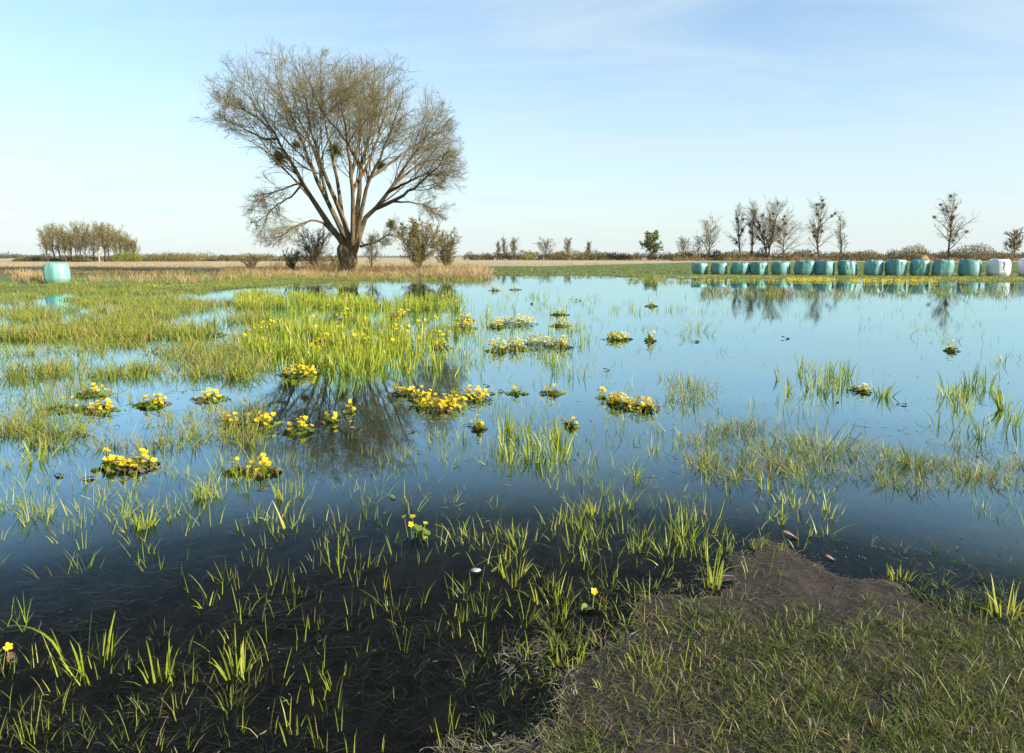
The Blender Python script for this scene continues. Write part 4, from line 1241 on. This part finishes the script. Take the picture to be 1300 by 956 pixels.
def bale(u0, u1, vt, Y, label, m='teal', seed=1, group='film-wrapped bales in the row', Hpx=None, z=None):
    u = (u0 + u1) / 2
    X = at(u, vt, Y)[0]
    st_ = math.hypot(1, (u - CX) / F)
    Rb = (u1 - u0) * Y / F / st_ / 2
    zb = float(height(X, Y)) - .03
    H = at(u, vt, Y)[2] - zb
    o = obj('wrapped_bale', bale_mesh(Rb, H, seed, m, .13 if m == 'pale_teal' else .06), None, (X, Y, zb))
    # loose ends of the film, folded on top and hanging at the side
    g = np.random.default_rng(seed + 50)
    mb = MB()
    n = 7; a0 = g.uniform(3.6, 5.6)
    V = []
    for i in range(n):
        s = i / (n - 1)
        V += [(Rb * 1.012 * math.cos(a0 + .0 + .04 * math.sin(s * 4)), Rb * 1.012 * math.sin(a0), H * (.9 - .45 * s)),
              (Rb * 1.02 * math.cos(a0 + .16 + .05 * math.sin(s * 3)), Rb * 1.02 * math.sin(a0 + .16), H * (.9 - .42 * s))]
    mb.add(V, [(2 * i, 2 * i + 1, 2 * i + 3, 2 * i + 2) for i in range(n - 1)], .5)
    obj('film_tail', mb.build('film_tail', M[m]), o)
    return tag(o, label, 'wrapped bale', group)


tag(bale(55, 90, 334, 37.6, 'lone pale turquoise wrapped bale standing in the left grass', 'pale_teal', 3, None), cat='wrapped bale')
ROW = [(878.6, 900, 333.3), (903, 924, 333.3), (928, 950.7, 333), (952.4, 975, 332.7), (980, 1003.8, 332.3), (1008, 1034, 331), (1035, 1059.7, 331.2), (1064.8, 1090, 330.8),
       (1096, 1121.3, 329.8), (1123.3, 1151.8, 329.6), (1153.8, 1180, 329.6), (1181.5, 1211, 329.6), (1216.4, 1246.5, 329.4), (1252.6, 1284.8, 329), (1294, 1326, 329)]
BL = ['leftmost teal bale of the row, at its far end', 'second teal bale from the left end of the row', 'third teal bale from the left end of the row', 'fourth teal bale from the left end, close against the third',
      'fifth teal bale from the left with a gap on both sides', 'scuffed teal bale with a brownish stain, sixth from the left', 'teal bale touching the right side of the scuffed one',
      'barrel-shaped teal bale, eighth from the left', 'ninth teal bale from the left, tapering towards its foot', 'tenth teal bale from the left, close against the tapering one',
      'teal bale just in front of the brown hay bale', 'wide low teal bale right of the hay bale', 'last teal bale of the row, next to the white one',
      'white wrapped bale standing fully in view at the right end of the row', 'white wrapped bale cut off by the right edge']
for i, ((u0, u1, vt), lab) in enumerate(zip(ROW, BL)):
    bale(u0, u1, vt, 58 - 7 * i / 14, lab, 'teal' if i < 13 else 'white_film', 10 + i)

# round hay bale lying behind the row
X, Y, Z = at(1168, 331, 74)
n, L_, Rh = 36, 1.2, .78
prof = [(-.5, .02), (-.5, .6), (-.49, .9), (-.45, .98), (-.2, 1.), (.2, 1.), (.45, .98), (.49, .9), (.5, .6), (.5, .02)]
a = np.arange(n) * 2 * math.pi / n
V = np.concatenate([np.stack([Rh * r * np.cos(a) * (1 + .03 * np.sin(a * 5)), np.full(n, z * L_), Rh * r * np.sin(a) + Rh], 1) for z, r in prof])
Qd = [(i * n + j, i * n + (j + 1) % n, (i + 1) * n + (j + 1) % n, (i + 1) * n + j) for i in range(len(prof) - 1) for j in range(n)]
M['hay'] = barkmat('hay', (.14, .09, .04), (.34, .24, .12), 14, 1)
o = obj('hay_bale', mesh('hay_bale', V, Qd, [M['hay']], True), None, (X, Y, float(height(X, Y)) - .03)); o.rotation_euler = (0, 0, .5)
tag(o, 'round brown hay bale lying unwrapped behind the wrapped row', 'hay bale')
mb = MB(); g = np.random.default_rng(5); m_ = 260
aa = g.uniform(0, 6.28, m_); rr = Rh * (1 + .03 * g.random(m_)); yy = g.uniform(-.58, .58, m_)
mb.add(*blades(np.stack([rr * np.cos(aa), yy, Rh + rr * np.sin(aa)], 1), .14, .02, 1.2, .4, aa, g.uniform(0, 3, m_), g.uniform(.1, .8, m_), (0, .5, 1), (.6, 1, .2)))
obj('loose_straw', mb.build('loose_straw', M['dry']), o)

# ------------------------------------------------------------------ light
SUN_EL, SUN_AZ = R(19), R(118)
sd = Vector((math.sin(SUN_AZ) * math.cos(SUN_EL), math.cos(SUN_AZ) * math.cos(SUN_EL), math.sin(SUN_EL)))
L = bpy.data.lights.new('sun', 'SUN'); L.energy = 4.6; L.angle = R(.55); L.color = (1, .90, .74)
so = bpy.data.objects.new('sun', L); COL.objects.link(so); so.location = (20, -20, 30)
so.rotation_euler = sd.to_track_quat('Z', 'Y').to_euler()

w = bpy.data.worlds.new('World'); sc.world = w; w.use_nodes = True
nt = w.node_tree; nt.nodes.clear()
N = lambda t, **kw: mknode(nt, t, **kw)
sky = N('ShaderNodeTexSky'); sky.sky_type = 'NISHITA'; sky.sun_disc = False
sky.sun_elevation = SUN_EL; sky.sun_rotation = SUN_AZ
sky.air_density = 1.0; sky.dust_density = .6; sky.ozone_density = 1.6; sky.altitude = 0
tc = N('ShaderNodeTexCoord')
sx = N('ShaderNodeSeparateXYZ'); nt.links.new(tc.outputs['Generated'], sx.inputs[0])
def mth(op, a, b=None, clamp=False):
    n = N('ShaderNodeMath', operation=op, use_clamp=clamp)
    for s_, v_ in zip(n.inputs, (a, b)):
        if isinstance(v_, bpy.types.NodeSocket): nt.links.new(v_, s_)
        elif v_ is not None: s_.default_value = v_
    return n.outputs[0]
zz = mth('ADD', mth('MAXIMUM', sx.outputs[2], 0.), .10)
cv = N('ShaderNodeCombineXYZ')
nt.links.new(mth('DIVIDE', sx.outputs[0], zz), cv.inputs[0]); nt.links.new(mth('DIVIDE', sx.outputs[1], zz), cv.inputs[1])
mp = N('ShaderNodeMapping'); mp.inputs['Rotation'].default_value = (0, 0, R(28)); mp.inputs['Scale'].default_value = (.55, 1.5, 1)
nt.links.new(cv.outputs[0], mp.inputs[0])
c1 = N('ShaderNodeTexNoise', i_Scale=1.15, i_Detail=8.0, i_Roughness=.58, i_Distortion=.9); nt.links.new(mp.outputs[0], c1.inputs[0])
cl = ramp(nt, c1.outputs[0], [(.40, (0,) * 3), (.72, (.6,) * 3)])
tint = mixc(nt, 1.0, sky.outputs[0], (.78, .94, 1.02), 'MULTIPLY')
hz = mth('POWER', mth('SUBTRACT', 1.0, mth('MAXIMUM', sx.outputs[2], 0.), True), 4.)
tint = mixc(nt, mth('MULTIPLY', hz, .88), tint, (3.2, 3.5, 3.6))
col = mixc(nt, cl, tint, (3.0, 3.5, 3.65))
bg = N('ShaderNodeBackground', i_Strength=.12)
nt.links.new(col, bg.inputs[0]); nt.links.new(bg.outputs[0], N('ShaderNodeOutputWorld').inputs[0])

vs = sc.view_settings
vs.view_transform = 'Standard'; vs.look = 'None'; vs.exposure = 1.1; vs.gamma = 1.0; vs.use_curve_mapping = False
sc.render.engine = 'CYCLES'
sc.cycles.max_bounces = 8; sc.cycles.transparent_max_bounces = 12
sc.cycles.diffuse_bounces = 2; sc.cycles.glossy_bounces = 3
sc.cycles.caustics_reflective = False; sc.cycles.caustics_refractive = False
sc.cycles.use_denoising = True
